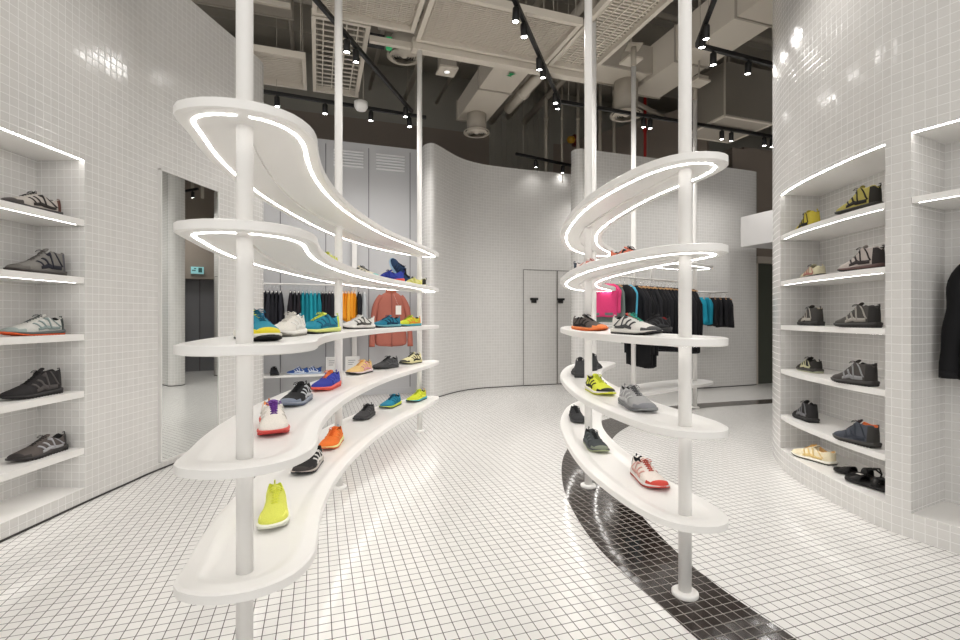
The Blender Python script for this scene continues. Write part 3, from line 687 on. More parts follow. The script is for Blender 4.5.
def shoe(name, label, loc, ang, up, mid, out, acc=None, lace='#222222', lin='#2a2a2a', toe=None, kind='low', L=.285, foam=.0, pitch=0, roll=0, pattern='stripe', side=1, cat='shoe', heel=None, tong=None):
    """loc = middle of the sole; ang = heading of the toe"""
    acc = acc or up; toe = toe or up; heel = heel or up; tong = tong or up
    hx, hy = HT[kind]
    L *= 1.04; t = thing(name, label, cat, loc, ang, None, rx=roll, ry=pitch)
    X = lambda x: (x - .5) * L
    cy = lambda x: side * (.010 * sin(pi * min(1, x)) - .012 * x * x)
    zt = lambda x: lerp([0, .3, .7, 1], [.034 + foam, .030 + foam, .024 + foam * .7, .026 + foam * .5], x)
    zb = lambda x: lerp([0, .06, .70, .85, 1], [.007, 0, 0, .006, .020], x)
    Hh = lambda x: lerp(hx, hy, x) * max(1, L / .30) + foam * .8
    Wd = lambda x: lerp(WX, WY, x) * L / .285 * 1.13
    rows = []
    for x in XS:
        w_, h, zs = Wd(x), Hh(x), zt(x) - .006; H = h - zs
        if .02 < x < .40:
            pr = [(1, 0), (1.04, .22), (1.0, .50), (.88, .80), (.78, .97), (.70, 1.01), (.60, .93), (.52, .5), (.30, .12)]
            if kind == 'mid': pr = [(1, 0), (1.04, .18), (.98, .42), (.85, .75), (.80, .96), (.72, 1.01), (.62, .95), (.55, .5), (.30, .08)]
            row = [(w_ * a, zs + H * b) for a, b in pr]
            full = [(X(x), cy(x) + y, z) for y, z in row] + [(X(x), cy(x), row[-1][1] - .001)] + [(X(x), cy(x) - y, z) for y, z in reversed(row)]
        else:
            p = lerp([0, .02, .4, .6, .8, 1], [.25, .3, .62, .75, .72, .6], x); full = []
            n = 18
            for k in range(n + 1):
                th = pi * k / n; s = max(0, sin(th)) ** p
                full.append((X(x), cy(x) + w_ * cos(th) * (1 - .12 * s * (x < .7)) * (1 + .05 * sin(2 * min(th, pi - th))), zs + H * s))
        rows.append(full)
    nr = len(rows)
    def mi(i, j):
        x = (XS[i] + XS[min(i + 1, nr - 1)]) / 2; jj = min(j, 17 - j)          # 0 at the sole, 8 at the crest
        if .02 < x < .385 and jj >= 5: return 1
        if x > .90 or (x > .82 and jj <= 2): return 3
        if x < .13 and jj <= 3: return 4
        if pattern == 'band':
            if jj <= 1 or (.34 < x < .44 and jj <= 5): return 2
        elif pattern == 'swoop':
            if .15 < x < .72 and abs(jj - (1 + 5.5 * (.72 - x) ** 1.2 * 1.3)) < 1.0: return 2
        elif pattern == 'split':
            if jj <= 2 + 2 * sin(x * 9): return 2
        return 0
    mb = MB(); mb.grid(rows, mifn=mi, cap0=True, cap1=True)
    # close beneath
    u = mb.build('upper', [fabric(up), fabric(lin), fabric(acc), fabric(toe, .6), fabric(heel, .6)], t, subsurf=1)
    if pattern == 'stripe' and acc != up:               # stitched side overlays
        def SP(x, j):
            i = max(0, min(nr - 2, next((q for q in range(nr - 1) if XS[q + 1] >= x), nr - 2))); a = (x - XS[i]) / (XS[i + 1] - XS[i])
            j0_ = int(j); bq = j - j0_
            g = lambda ii, jj: Vector(rows[ii][max(0, min(18, jj))])
            return g(i, j0_).lerp(g(i, j0_ + 1), bq).lerp(g(i + 1, j0_).lerp(g(i + 1, j0_ + 1), bq), a)
        mb = MB()
        for s_ in (0, 1):
            def ribbon(pa, pb, wd_, n_=8):
                ra = []
                for k in range(n_ + 1):
                    f = k / n_; x = pa[0] + (pb[0] - pa[0]) * f; j = pa[1] + (pb[1] - pa[1]) * f; J = lambda q: 18 - q if s_ else q
                    rr_ = []
                    for e in (-.5, .5):
                        xx = x + (e * wd_ if pa[1] != pb[1] else 0); jq = j + (e * wd_ * 18 if pa[1] == pb[1] else 0)
                        p = SP(xx, J(jq)); rr_.append((p.x, cy(xx) + (p.y - cy(xx)) * 1.035 + (.0006 if p.y > cy(xx) else -.0006), p.z + .0012))
                    ra.append(rr_)
                mb.grid(ra)
            for x0 in (.34, .44, .54): ribbon((x0, 1.0), (x0 + .09, 5.4), .032)
            ribbon((.16, 1.0), (.60, 1.0), .055)
            ribbon((.14, 1.3), (.30, 4.2), .035)
        o_ = mb.build('side_overlay', fabric(acc, .5), t)
        md_ = o_.modifiers.new('thick', 'SOLIDIFY'); md_.thickness = .0016; md_.offset = 0
    # midsole
    def solerow(x, e, z0, z1, bulge):
        w_ = Wd(x) + e + (.004 if x < .25 else 0) * (1 - x / .25 if x < .25 else 0)
        pr = [(w_ * .97, z1), (w_ + bulge, z1 - (z1 - z0) * .3), (w_ + bulge * .6, z0 + (z1 - z0) * .3), (w_ * .95, z0)]
        q = [(X(x) + (x - .5) * .010, cy(x) + y, z) for y, z in pr]
        return q + [(a, 2 * cy(x) - b, c) for a, b, c in reversed(q)]
    mb = MB(); mb.grid([solerow(x, .004, zb(x) + .006, zt(x) + .002, .003) for x in XS], closed_u=True, cap0=True, cap1=True)
    mb.build('midsole', mat('foam_' + mid, srgb(mid), .55), t, subsurf=1)
    mb = MB(); rr = []
    n = 34
    for k in range(n):
        x = k / (n - 1); lug = .004 if (k // 1) % 2 and 0 < k < n - 1 else 0
        rr.append(solerow(x, .003, zb(x) + lug, zb(x) + .0085, .0015))
    mb.grid(rr, closed_u=True, smooth=False, cap0=True, cap1=True)
    mb.build('outsole', mat('rubber_' + out, srgb(out), .6), t)
    # tongue
    def surf(x, y):
        w_ = Wd(x); zs = zt(x) - .006; return zs + (Hh(x) - zs) * max(0, 1 - (y / w_) ** 2) ** (.34)
    mb = MB(); rt = []
    topz = Hh(.36) + (.018 if kind != 'sock' else .008)
    for k in range(7):
        f = k / 6; x = .60 - .27 * f
        z = (surf(x, 0) + .001) if x > .42 else surf(.42, 0) + (topz - surf(.42, 0)) * ((.42 - x) / .09)
        wt = .013 + .010 * f
        rt.append([(X(x), cy(x) - wt, z - .006), (X(x), cy(x) - wt * .6, z), (X(x), cy(x), z + .002), (X(x), cy(x) + wt * .6, z), (X(x), cy(x) + wt, z - .006), (X(x) + .004 * f + .001, cy(x) + wt * .7, z - .011), (X(x) + .004 * f + .001, cy(x) - wt * .7, z - .011)])
    mb.grid(rt, closed_u=True, cap0=True, cap1=True); mb.build('tongue', fabric(tong), t, subsurf=1)
    # laces
    mb = MB(); ne = 6; ex = [.66 - .235 * k / (ne - 1) for k in range(ne)]
    pt = lambda x, y, dz=.003: (X(x), cy(x) + y, surf(x, y) + dz)
    for k in range(ne):
        hw = .013 + .004 * k / ne
        mb.tube([pt(ex[k], -hw), pt(ex[k], -hw * .4, .0045), pt(ex[k], hw * .4, .0045), pt(ex[k], hw)], .0019, 5)
        if k < ne - 1:
            for s in (-1, 1): mb.tube([pt(ex[k], s * hw), pt((ex[k] + ex[k + 1]) / 2, 0, .0055), pt(ex[k + 1], -s * hw)], .0019, 5)
    kx = .425
    for s in (-1, 1):
        b0 = Vector(pt(kx, 0, .007))
        mb.tube([b0, b0 + Vector((.006, s * .012, .006)), b0 + Vector((.010, s * .026, .001)), b0 + Vector((.016, s * .030, -.008)), b0 + Vector((.014, s * .018, -.004)), b0 + Vector((.002, 0, .0))], .0019, 5)
    mb.build('laces', fabric(lace), t)
    # heel pull loop
    mb = MB(); hz = Hh(.03)
    mb.tube([(X(.012), cy(0) , hz - .022), (X(-.022), cy(0), hz - .008), (X(-.020), cy(0), hz + .006), (X(.02), cy(0), hz + .004)], .0032, 6); mb.build('heel_loop', fabric(heel), t)
    return t
def on(px, py, z, dx=0, dy=0):
    x, y = at(px, py, z); return (x + dx, y + dy, z)
ZS = [v - REC for v in LV]      # tray floors
def xz(px, Y, z): return ((px - 480) / F * Y, Y, z)
D = R
# left stand, lowest shelf
shoe('running_shoe', 'bright neon yellow running shoe at the front of the left stand lowest shelf', xz(274, 2.03, ZS[0]), D(-68), '#dfe266', '#f3f3e6', '#d8d8c8', '#eef07a', '#e6ea5a', '#c9cf3a', foam=.012, pattern='split')
shoe('trail_shoe', 'black trail shoe with white stripes on the left stand lowest shelf, beside the orange shoe', xz(309, 2.70, ZS[0]), D(-88), '#2c2b2c', '#b5aaa4', '#1a1a1a', '#e6e2de', '#1c1c1c', toe='#3a3534', pattern='stripe')
shoe('running_shoe', 'orange running shoe with yellow sole edge on the left stand lowest shelf', xz(332, 3.18, ZS[0]), D(-88), '#ee7a33', '#e9e7a0', '#d9642a', '#f08b45', '#e9692a', '#a8501f', foam=.004, heel='#9fb8d0')
shoe('trail_shoe', 'dark grey trail shoe on the left stand lowest shelf, beyond the orange shoe', xz(365, 4.05, ZS[0]), D(-98), '#454446', '#3a3a3c', '#232325', '#5b5a5c', '#1d1d1e')
shoe('running_shoe', 'teal blue running shoe with lime sole on the left stand lowest shelf', xz(391, 4.55, ZS[0]), D(-108), '#2b89a8', '#cfe04a', '#1d2f3f', '#1e6f8c', '#1e4d66', foam=.004, toe='#2a7f9e')
shoe('running_shoe', 'lime yellow shoe with teal heel at the far tip of the left stand lowest shelf', xz(417, 4.88, ZS[0]), D(-112), '#d3dc3c', '#3fa9b8', '#3b3f30', '#e3e84f', '#9fb030', heel='#e9a33c')
# left stand, second shelf
shoe('running_shoe', 'white running shoe with purple laces and red sole at the front of the left stand', xz(272, 2.0, ZS[1]), D(-62), '#ece6dd', '#d9564c', '#c23a35', '#f1ece5', '#6a3a8e', '#f0a060', foam=.006, heel='#ee8a48', toe='#e8e2da', tong='#8a5ab0')
shoe('trail_shoe', 'black and silver striped trail shoe next to the white shoe with purple laces', xz(297, 2.62, ZS[1]), D(-88), '#2b2b2d', '#8b93a3', '#6c7484', '#c9cbcf', '#1c1c1e', toe='#7f8797')
shoe('running_shoe', 'royal blue running shoe with coral sole on the left stand second shelf', xz(327, 3.15, ZS[1]), D(-96), '#3c44a4', '#ee6a5c', '#e2574c', '#4a55b8', '#e4794a', '#252b6a', foam=.006, tong='#e4794a')
shoe('running_shoe', 'pale yellow and pink running shoe on the left stand second shelf', xz(360, 4.0, ZS[1]), D(-108), '#ecc98a', '#ead6d6', '#2b2b2b', '#e9a9b0', '#e0a860', '#b58a55')
shoe('trail_shoe', 'dark charcoal shoe on the left stand second shelf beyond the pale yellow one', xz(386, 4.4, ZS[1]), D(-118), '#49494b', '#3b3b3d', '#28282a', '#5d5d60', '#202022')
shoe('trail_shoe', 'cream shoe with black toe at the far tip of the left stand second shelf', xz(411, 4.85, ZS[1]), D(-118), '#e6dfb0', '#d7cf9c', '#26261f', '#2a2a22', '#3a3a30', toe='#3c3b34')
# left stand, middle shelf
shoe('trail_shoe', 'teal shoe with yellow toe and yellow tongue half behind the front left pole', xz(257, 1.95, ZS[2]), D(-42), '#2f8ea6', '#e9e6dc', '#1c1c1e', '#3a6f9c', '#1f5f78', toe='#e3d433', tong='#d9e040', kind='sock', foam=.012)
shoe('trail_shoe', 'white shoe with pale teal heel stripe on the left stand middle shelf', xz(288, 2.4, ZS[2]), D(-92), '#ebe7df', '#efece6', '#8d8a80', '#f1efea', '#dcd8d0', '#c8c4bc', kind='sock', heel='#7fb4c0', foam=.004)
shoe('trail_shoe', 'teal shoe with black sole toe and lime heel on the left stand middle shelf', xz(318, 2.75, ZS[2]), D(-118), '#2c8fa8', '#dfe58a', '#1b1b1b', '#2a6d8a', '#c9d84a', heel='#cfe04a', tong='#d6e36a', kind='sock', foam=.006)
shoe('trail_shoe', 'white shoe with thin black marks right of the second left pole', xz(357, 3.85, ZS[2]), D(-138), '#eae8e4', '#e6e3de', '#3a3936', '#55534f', '#d8d5d0', '#8c8985')
shoe('trail_shoe', 'teal and navy shoe in front of the red jacket hem', xz(386, 4.3, ZS[2]), D(-132), '#2a7f9c', '#77b8c4', '#23323f', '#1f3f5a', '#1f3f5a')
shoe('running_shoe', 'lime and orange shoe at the far end of the left stand middle shelf', xz(408, 4.75, ZS[2]), D(-132), '#cfd83a', '#4aa6b4', '#3d4436', '#e59a3a', '#8fa02c', heel='#e59a3a')
# left stand, fourth shelf
shoe('trail_shoe', 'white shoe just showing above the lit shelf by the front left pole', xz(266, 2.05, ZS[3]), D(-70), '#e9e6e1', '#e6e2dc', '#9a968e', '#d5d1ca', '#cfcbc4', '#b8b4ac', tong='#e6e2dc')
shoe('running_shoe', 'yellow shoe tip showing over the lit shelf left of the second pole', xz(323, 2.95, ZS[3]), D(-100), '#dadf62', '#e9e9c9', '#8f8f50', '#e6ea86', '#c9cf4a', '#b8be3a')
shoe('trail_shoe', 'cream shoe with teal toe on the left stand fourth shelf', xz(363, 3.75, ZS[3]), D(-20), '#dfd9c4', '#d6e0dc', '#4e5350', '#2f3532', '#3a3f3c', toe='#7ebfb8', heel='#c9c29f')
shoe('running_shoe', 'blue shoe with red heel sole lying on the left stand fourth shelf', xz(387, 4.15, ZS[3]), D(170), '#3c49a8', '#e35a48', '#d94e3e', '#2f3a8c', '#27306e', '#1d2450', foam=.006)
shoe('running_shoe', 'dark blue shoe tipped up on its heel behind the blue and red shoe', xz(396, 4.30, ZS[3] + .115), D(150), '#2f4668', '#9fc3dc', '#bcd8e6', '#24364f', '#18222f', pitch=D(-58), L=.25)
shoe('trail_shoe', 'pale yellow shoe with black heel at the far end of the left stand fourth shelf', xz(411, 4.8, ZS[3]), D(-175), '#e8e39a', '#e6e2c4', '#2d2d28', '#d4d070', '#3a3a2f', heel='#2b2b26')
# right stand
shoe('running_shoe', 'white shoe with red trim and black heel on the right stand lowest shelf', xz(648, 2.48, ZS[0]), D(-86), '#e6dcd4', '#d8d3cf', '#b5352c', '#d9a89e', '#b9564a', '#2b2b2e', heel='#3a3b40', toe='#c9453a', side=-1)
shoe('trail_shoe', 'dark grey shoe with pale toe rubber on the right stand lowest shelf', xz(595, 3.12, ZS[0]), D(-88), '#45494b', '#3c4042', '#a9b08c', '#5e6466', '#26292a', toe='#7f8674', side=-1)
shoe('trail_shoe', 'small black shoe behind the second right pole on the lowest shelf', xz(577, 3.95, ZS[0]), D(-92), '#38383a', '#2c2c2e', '#4a4a4c', '#4a4a4c', '#1d1d1f', side=-1)
shoe('trail_shoe', 'light grey trail shoe with dark sole on the right stand second shelf', xz(636, 2.48, ZS[1]), D(-86), '#a3a3a3', '#6e6f71', '#8f9092', '#c2c2c2', '#5c5c5e', toe='#84858a', side=-1, L=.295)
shoe('trail_shoe', 'yellow shoe with black and white stripes on the right stand second shelf', xz(599, 2.98, ZS[1]), D(-82), '#dbe04a', '#e8e2dc', '#d9dc40', '#2a2a26', '#c4cc3a', toe='#2c2c28', heel='#e8e4dc', side=-1)
shoe('trail_boot', 'dark mid boot seen from behind, left of the second right pole', xz(579, 3.85, ZS[1]), D(80), '#48484a', '#38383a', '#2a2a2c', '#58585a', '#222224', kind='mid', side=-1)
shoe('trail_boot', 'dark mid boot showing right of the second right pole on the second shelf', xz(594, 4.25, ZS[1]), D(70), '#3f4042', '#303133', '#262628', '#525355', '#1d1d1f', kind='mid')
shoe('trail_shoe', 'brown grey shoe with orange toe on the right stand middle shelf', xz(589, 3.3, ZS[2]), D(-62), '#5b5450', '#ef8a4e', '#e8763a', '#2c2a2a', '#262424', toe='#ef8a4e', side=-1)
shoe('trail_shoe', 'white shoe with large dark grey toe on the right stand middle shelf', xz(635, 2.6, ZS[2]), D(-64), '#dedbd6', '#d6d2cc', '#2f2f30', '#4d4d4e', '#3aa088', toe='#4b4b4c', heel='#dcd9d3', tong='#c24a40', side=-1, L=.30)
shoe('trail_shoe', 'black shoe half hidden behind the white and dark grey shoe', xz(652, 3.0, ZS[2]), D(-150), '#262628', '#2f2f31', '#1d1d1f', '#3c3c3f', '#141416', lin='#8a2a2a')
shoe('trail_shoe', 'orange and black shoe on the right stand fourth shelf near the front', xz(633, 2.72, ZS[3]), D(-55), '#dd7a62', '#2f3432', '#262a29', '#2f3432', '#2a2422', toe='#2f3533', side=-1)
shoe('trail_shoe', 'white and pink shoe on the right stand fourth shelf behind the second pole', xz(594, 3.3, ZS[3]), D(-40), '#eadfda', '#d6cfcb', '#3a4552', '#d98f86', '#c98078', heel='#3a4552', side=-1)
# left wall recess
def LWs(px_mid, z): return (-2.69, px_mid, z)
shoe('trail_shoe', 'grey striped shoe with rust heel on the top shelf of the left wall recess', (-2.665, 2.85, 1.825), D(-93), '#b5aea7', '#3a3737', '#2c2829', '#35312f', '#2b2827', toe='#4a4543', heel='#5c3a32', L=.33, side=-1)
shoe('trail_boot', 'olive grey mid boot with navy band on the left wall second shelf', (-2.665, 2.89, 1.455), D(-93), '#7d7a76', '#4e4a48', '#39322f', '#2c2d36', '#5c5855', toe='#6a6762', heel='#5b5a60', kind='mid', L=.31)
shoe('trail_shoe', 'pale grey shoe with orange sole on the left wall middle shelf', (-2.665, 2.87, 1.09), D(-93), '#c9c8c3', '#59605f', '#f0632f', '#8a9896', '#5a5f5e', toe='#9aa5a2', heel='#3c4443', L=.325, tong='#d8d6d0')
shoe('trail_boot', 'black mid hiking shoe with grey side stripes on the left wall fourth shelf', (-2.665, 2.86, .725), D(-93), '#2d2b2c', '#2a2829', '#1d1c1d', '#55504f', '#1c1b1c', kind='mid', L=.315, heel='#2b2929')
shoe('trail_shoe', 'dark grey shoe with silver side stripe on the left wall lowest shelf', (-2.665, 2.90, .36), D(-93), '#5c5552', '#2c2929', '#332f2f', '#a9a9ad', '#3b3735', toe='#3a3635', heel='#2b2828', L=.31, tong='#6b625e')
# round right wall recess: near column, then far column
ZR = [1.85, 1.485, 1.135, .785, .42]
near = [('trail_boot', 'olive yellow shoe with black collar, nearer of two on the top curved shelf', '#a59a52', '#2b2823', '#262420', '#2a2723', 'mid', '#2a2825', 851), ('trail_boot', 'grey pink mid boot with black collar on the second curved shelf', '#b8aea8', '#5d4642', '#2c2929', '#3a3535', 'mid', '#242222', 854),
        ('trail_boot', 'dark grey mid boot with pale stripes on the middle curved shelf', '#4a4744', '#2f2d2c', '#272525', '#9a958e', 'mid', '#3c3a39', 850), ('trail_boot', 'black mid shoe with pale grey band on the fourth curved shelf', '#4a4644', '#343130', '#262423', '#8f8f90', 'mid', '#262424', 847),
        ('trail_boot', 'slate blue mid boot with orange collar lining on the lowest curved shelf', '#4a4e57', '#3a3836', '#2c2a29', '#3b3f48', 'mid', '#d9703c', 849)]
for (nm, lb, up, md, ou, ac, kd, ln, px), z in zip(near, ZR):
    Y = 2.98; x = (px - 480) / F * Y
    shoe(nm, lb, (x + .04, Y, z), D(100), up, md, ou, ac, '#2b2826', ln, kind=kd, heel=(ac if 'grey pink' in lb else md), L=.27)
far = [('trail_boot', 'small yellow and black boot, farther of two on the top curved shelf', '#b5a53c', '#26241f', '#1f1e1b', '#23221d', '#1c1b18', 801), ('trail_shoe', 'beige shoe with black heel, farther of two on the second curved shelf', '#cdc6a8', '#3a3432', '#2a2727', '#b07a70', '#2a2726', 806),
       ('trail_boot', 'black boot with beige collar, farther of two on the middle curved shelf', '#3a3836', '#2c2a29', '#232120', '#a8a39a', '#b8ac94', 804), ('trail_shoe', 'black and cream shoe, farther of two on the fourth curved shelf', '#2f2d2b', '#3a3835', '#b5b79c', '#c4c19c', '#242221', 803),
       ('trail_boot', 'tall black boot, farther of two on the lowest curved shelf', '#2b2a2b', '#242324', '#1c1b1c', '#77777a', '#1b1a1b', 799)]
for (nm, lb, up, md, ou, ac, ln, px), z in zip(far, ZR):
    Y = 3.66; x = (px - 480) / F * Y
    shoe(nm, lb, (x + .05, Y, z), D(80), up, md, ou, ac, '#1f1d1c', ln, kind='mid' if 'boot' in nm else 'low', L=.27)
shoe('running_shoe', 'flat cream running shoe with yellow laces lying on the floor of the round recess', (2.455, 3.54, .15), D(106), '#efe3c4', '#f3efe2', '#3a362f', '#e6c98a', '#e6b35a', '#e0b070', foam=-.004, roll=0, L=.31)
def sandal(label, loc, ang, side):
    t = thing('sandal', label, 'sandal', loc, ang, 'pair of black sandals'); L = .28
    X = lambda x: (x - .5) * L
    rows = []
    for x in XS:
        w_ = lerp(WX, WY, x) + .003; q = [(X(x), w_ * .98, .030 + .008 * max(0, x - .8)), (X(x), w_ + .002, .016), (X(x), w_ * .95, .002 + .01 * max(0, x - .8)), (X(x), -w_ * .95, .002 + .01 * max(0, x - .8)), (X(x), -w_ - .002, .016), (X(x), -w_ * .98, .030 + .008 * max(0, x - .8)), (X(x), 0, .027)]
        rows.append(q)
    mb = MB(); mb.grid(rows, closed_u=True, cap0=True, cap1=True); mb.build('footbed', fabric('#262424', .6), t, subsurf=1)
    for x0, x1, h, nm in ((.58, .80, .062, 'toe_strap'), (.22, .36, .085, 'ankle_strap')):
        rows = []
        for x in (x0, (x0 + x1) / 2, x1):
            w_ = lerp(WX, WY, x) + .003; rows.append([(X(x), w_ * cos(pi * k / 12), .024 + (h - .024 - (x - x0) * .08) * sin(pi * k / 12) ** .7) for k in range(13)])
        mb = MB(); mb.grid(rows); o = mb.build(nm, fabric('#1c1b1b', .5), t)
        md = o.modifiers.new('thick', 'SOLIDIFY'); md.thickness = .004
    mb = MB(); mb.tube([(X(.03), 0, .028), (X(.0), 0, .06), (X(.08), .02, .085), (X(.22), .03, .075)], .006, 6); mb.tube([(X(.0), 0, .06), (X(.08), -.02, .085), (X(.22), -.03, .075)], .006, 6); mb.build('heel_strap', fabric('#1c1b1b', .5), t)
    mb = MB(); mb.box(-.012, -.012, .064, .02, .012, .067, M=Matrix.Translation((X(.68), 0, -.004))); mb.build('strap_buckle', mat('pale_tab', srgb('#c9c5bf'), .4), t)
sandal('black strap sandal behind its mate on the floor of the round recess', (2.475, 3.15, .15), D(112), 1)
sandal('black strap sandal in front of its mate at the near end of the round recess', (2.405, 2.97, .15), D(104), -1)
x, y = 2.62, 2.42
shoe('trail_shoe', 'olive green shoe on the high shelf at the right edge of the photo', (2.68, 2.36, 1.85), D(115), '#8d8f6a', '#3a3a30', '#2a2a22', '#2c2d25', '#2b2b22', '#24241e', L=.29)

# ------------------------------------------------------------------ garments
def hanger_mesh(t, h, wdt, wood):
    mb = MB()
    mb.tube([(0, 0, h), (.004, 0, h + .03), (.02, 0, h + .05), (.022, 0, h + .072), (.0, 0, h + .085), (-.018, 0, h + .07)], .0025, 5)
    hk = mb.build('hanger', M_chrome, t)
    mb = MB(); mb.tube([(0, -wdt, h - .03), (0, -wdt * .5, h - .008), (0, 0, h), (0, wdt * .5, h - .008), (0, wdt, h - .03)], .008, 6)
    mb.build('hanger_arm', M_wood if wood else M_white, hk)
def hung(name, label, cat, loc, rz, col, length, depth=.2, thick=.035, wood=False, legs=False, group=None, sleeve=False, acc=None):
    """garment seen edge-on on a rail; local x = along the rail, y = its width; loc = rail point"""
    t = thing(name, label, cat, (loc[0], loc[1], loc[2] - .09 - length), rz, group)
    rnd = random.Random(hash((round(loc[0], 3), col)) & 0xffff)
    n = 24; rows = []; lv = 12
    ph = rnd.uniform(0, 6)
    for k in range(lv + 1):
        f = k / lv; z = length * (1 - f); wd = depth * (.72 + .28 * min(1, f * 4)) * (1 + .04 * sin(ph + 3 * f)); th_ = thick * (.45 + .75 * min(1, f * 3))
        if k == 0: wd *= .75; th_ *= .5
        row = []
        for j in range(n):
            a = 2 * pi * j / n; cs, sn = cos(a), sin(a)
            y = wd * (abs(cs) ** .8) * (1 if cs > 0 else -1)
            x = th_ * (abs(sn) ** .6) * (1 if sn > 0 else -1) * (1 + .35 * sin(7 * y / max(.05, depth) + ph + f * 2)) + .012 * f * sin(9 * y / depth + ph * 2)
            row.append((x, y, z + .012 * sin(ph + j * .6) * (k == lv)))
        rows.append(row)
    mb = MB(); mb.grid(rows, closed_u=True, cap0=True, cap1=True); mb.build('garment_body', fabric(col), t)
    if sleeve:
        for s in (-1, 1):
            mb = MB(); mb.tube([(0, s * depth * .62, length * .93), (.01, s * depth * .95, length * .75), (.0, s * depth * 1.02, length * .45), (-.005, s * depth * 1.0, length * .15)], [.026, .030, .028, .024], 10)
            mb.build('sleeve', fabric(acc or col), t)
    if acc and not sleeve:
        mb = MB(); mb.box(-thick * 1.25, -depth * .9, length * .02, thick * 1.25, depth * .9, length * .10); mb.build('hem_band', fabric(acc), t)
    hanger_mesh(t, length, depth * .8, wood); return t
ordn = ['first', 'second', 'third', 'fourth', 'fifth', 'sixth', 'seventh', 'eighth', 'ninth', 'tenth', 'eleventh', 'twelfth', 'thirteenth', 'fourteenth', 'fifteenth', 'sixteenth']
# left rail system in front of the grey panels
bR = 7.22; zr = 1.66
def row_on_rail(px0, px1, n, cat, name, desc, col, length, group, where, **kw):
    for k in range(n):
        px = px0 + (px1 - px0) * (k + .5) / n; tt = (px - 480) / F
        Y = bR / (CT - ST * tt); X_ = tt * Y
        hung(name, '%s, %s from the left %s' % (desc, ordn[k], where), cat, (X_, Y, zr), TH, col if isinstance(col, str) else col[k % len(col)], length + .02 * ((k * 7) % 3), group=group, **kw)
row_on_rail(263, 283, 5, 'trousers', 'hanging_trousers', 'black trousers edge-on', ['#26262c', '#2d2d35', '#222228'], .72, 'black trousers left of the rail post', 'beside the left rail post', depth=.17, thick=.03)
row_on_rail(289, 301, 3, 'trousers', 'hanging_trousers', 'black trousers edge-on', ['#28242a', '#2a2a30'], .74, 'black trousers right of the rail post', 'before the teal shorts', depth=.17, thick=.03)
row_on_rail(301, 321, 5, 'shorts', 'hanging_shorts', 'teal shorts edge-on', ['#1f8fa0', '#1b8394', '#24a0b0'], .60, 'teal shorts on the left rail', 'in the teal row', depth=.17, thick=.03, acc='#15262e')
row_on_rail(321, 334, 4, 'trousers', 'hanging_trousers', 'black trousers edge-on', ['#241f26', '#2a2a30'], .66, 'black trousers behind the second left pole', 'beyond the teal shorts', depth=.17, thick=.03)
row_on_rail(341, 356, 5, 'shorts', 'hanging_shorts', 'orange shorts edge-on', ['#f0a02c', '#ea9620', '#f5ae3c'], .40, 'orange shorts on the left rail', 'in the orange row', depth=.16, thick=.024)
row_on_rail(357, 361, 1, 'shirt', 'hanging_shirt', 'black shirt edge-on', '#222226', .46, None, 'by the orange shorts', depth=.17, thick=.03)
row_on_rail(361, 367, 1, 'shirt', 'hanging_shirt', 'light grey shirt edge-on', '#b9bdc0', .58, None, 'by the pale wall post', depth=.17, thick=.035)
# rail system itself
o = ab(-.6, 7.38); t = thing('clothes_rail', 'white wall rail system carrying the trousers and orange shorts', 'clothes rail', (o[0], o[1], 0), TH)
mb = MB(); mb.tube([(-1.7, -.16, zr), (1.22, -.16, zr)], .012, 8); mb.build('rail_bar', M_white, t)
for a in (-1.69, -.26, 1.12):
    mb = MB(); mb.box(a - .035, .06, 0, a + .035, .13, 2.7); up_ = mb.build('upright', M_white, t)
    mb = MB(); mb.box(a - .012, -.17, zr - .015, a + .012, .07, zr + .015); mb.build('bracket', M_white, up_)
for z in (.40,):
    mb = MB(); mb.box(-1.7, -.30, z - .03, 1.2, .06, z); s = mb.build('low_shelf', M_white, t)
# items on that low shelf
def rail_pt(px, b, z): tt = (px - 480) / F; Y = b / (CT - ST * tt); return (tt * Y, Y, z)
for k, (px, c1, c2, lb) in enumerate([(297, '#3b5a9c', '#c9d4e6', 'blue sneaker with pale sole, left of two on the low shelf under the trousers'), (311, '#34508e', '#b9c8e0', 'blue sneaker with pale sole, right of two on the low shelf under the trousers')]):
    shoe('sneaker', lb, rail_pt(px, 7.2, .40), D(195), c1, c2, c2, '#dfe6f0', '#dfe6f0', foam=-.006, L=.27)
shoe('sneaker', 'tiny black shoe alone on the low shelf left of the rail post', rail_pt(274, 7.2, .40), D(-60), '#26262a', '#3a3a40', '#1d1d20', '#3a3a40')
for px, lb in ((333, 'white framed notice board, left of two on the low shelf'), (352.5, 'white framed notice board, right of two on the low shelf')):
    p = rail_pt(px, 7.3, .40); t = thing('framed_notice', lb, 'sign', p, TH)
    mb = MB(); mb.box(-.1, -.01, 0, .1, .01, .22); mb.build('backing', M_wpaint, t)
    mb = MB(); mb.box(-.1, -.016, 0, .1, -.01, .012); mb.box(-.1, -.016, .208, .1, -.01, .22); mb.box(-.1, -.016, .012, -.088, -.01, .208); mb.box(.088, -.016, .012, .1, -.01, .208); mb.build('frame', mat('sign_frame', srgb('#f2f1ef'), .4), t)
    mb = MB()
    for i in range(3): mb.box(-.06, -.0125, .16 - i * .03, .04 - i * .02, -.0115, .168 - i * .03)
    mb.build('printed_lines', mat('print_grey', srgb('#7b7b7e'), .6), t)
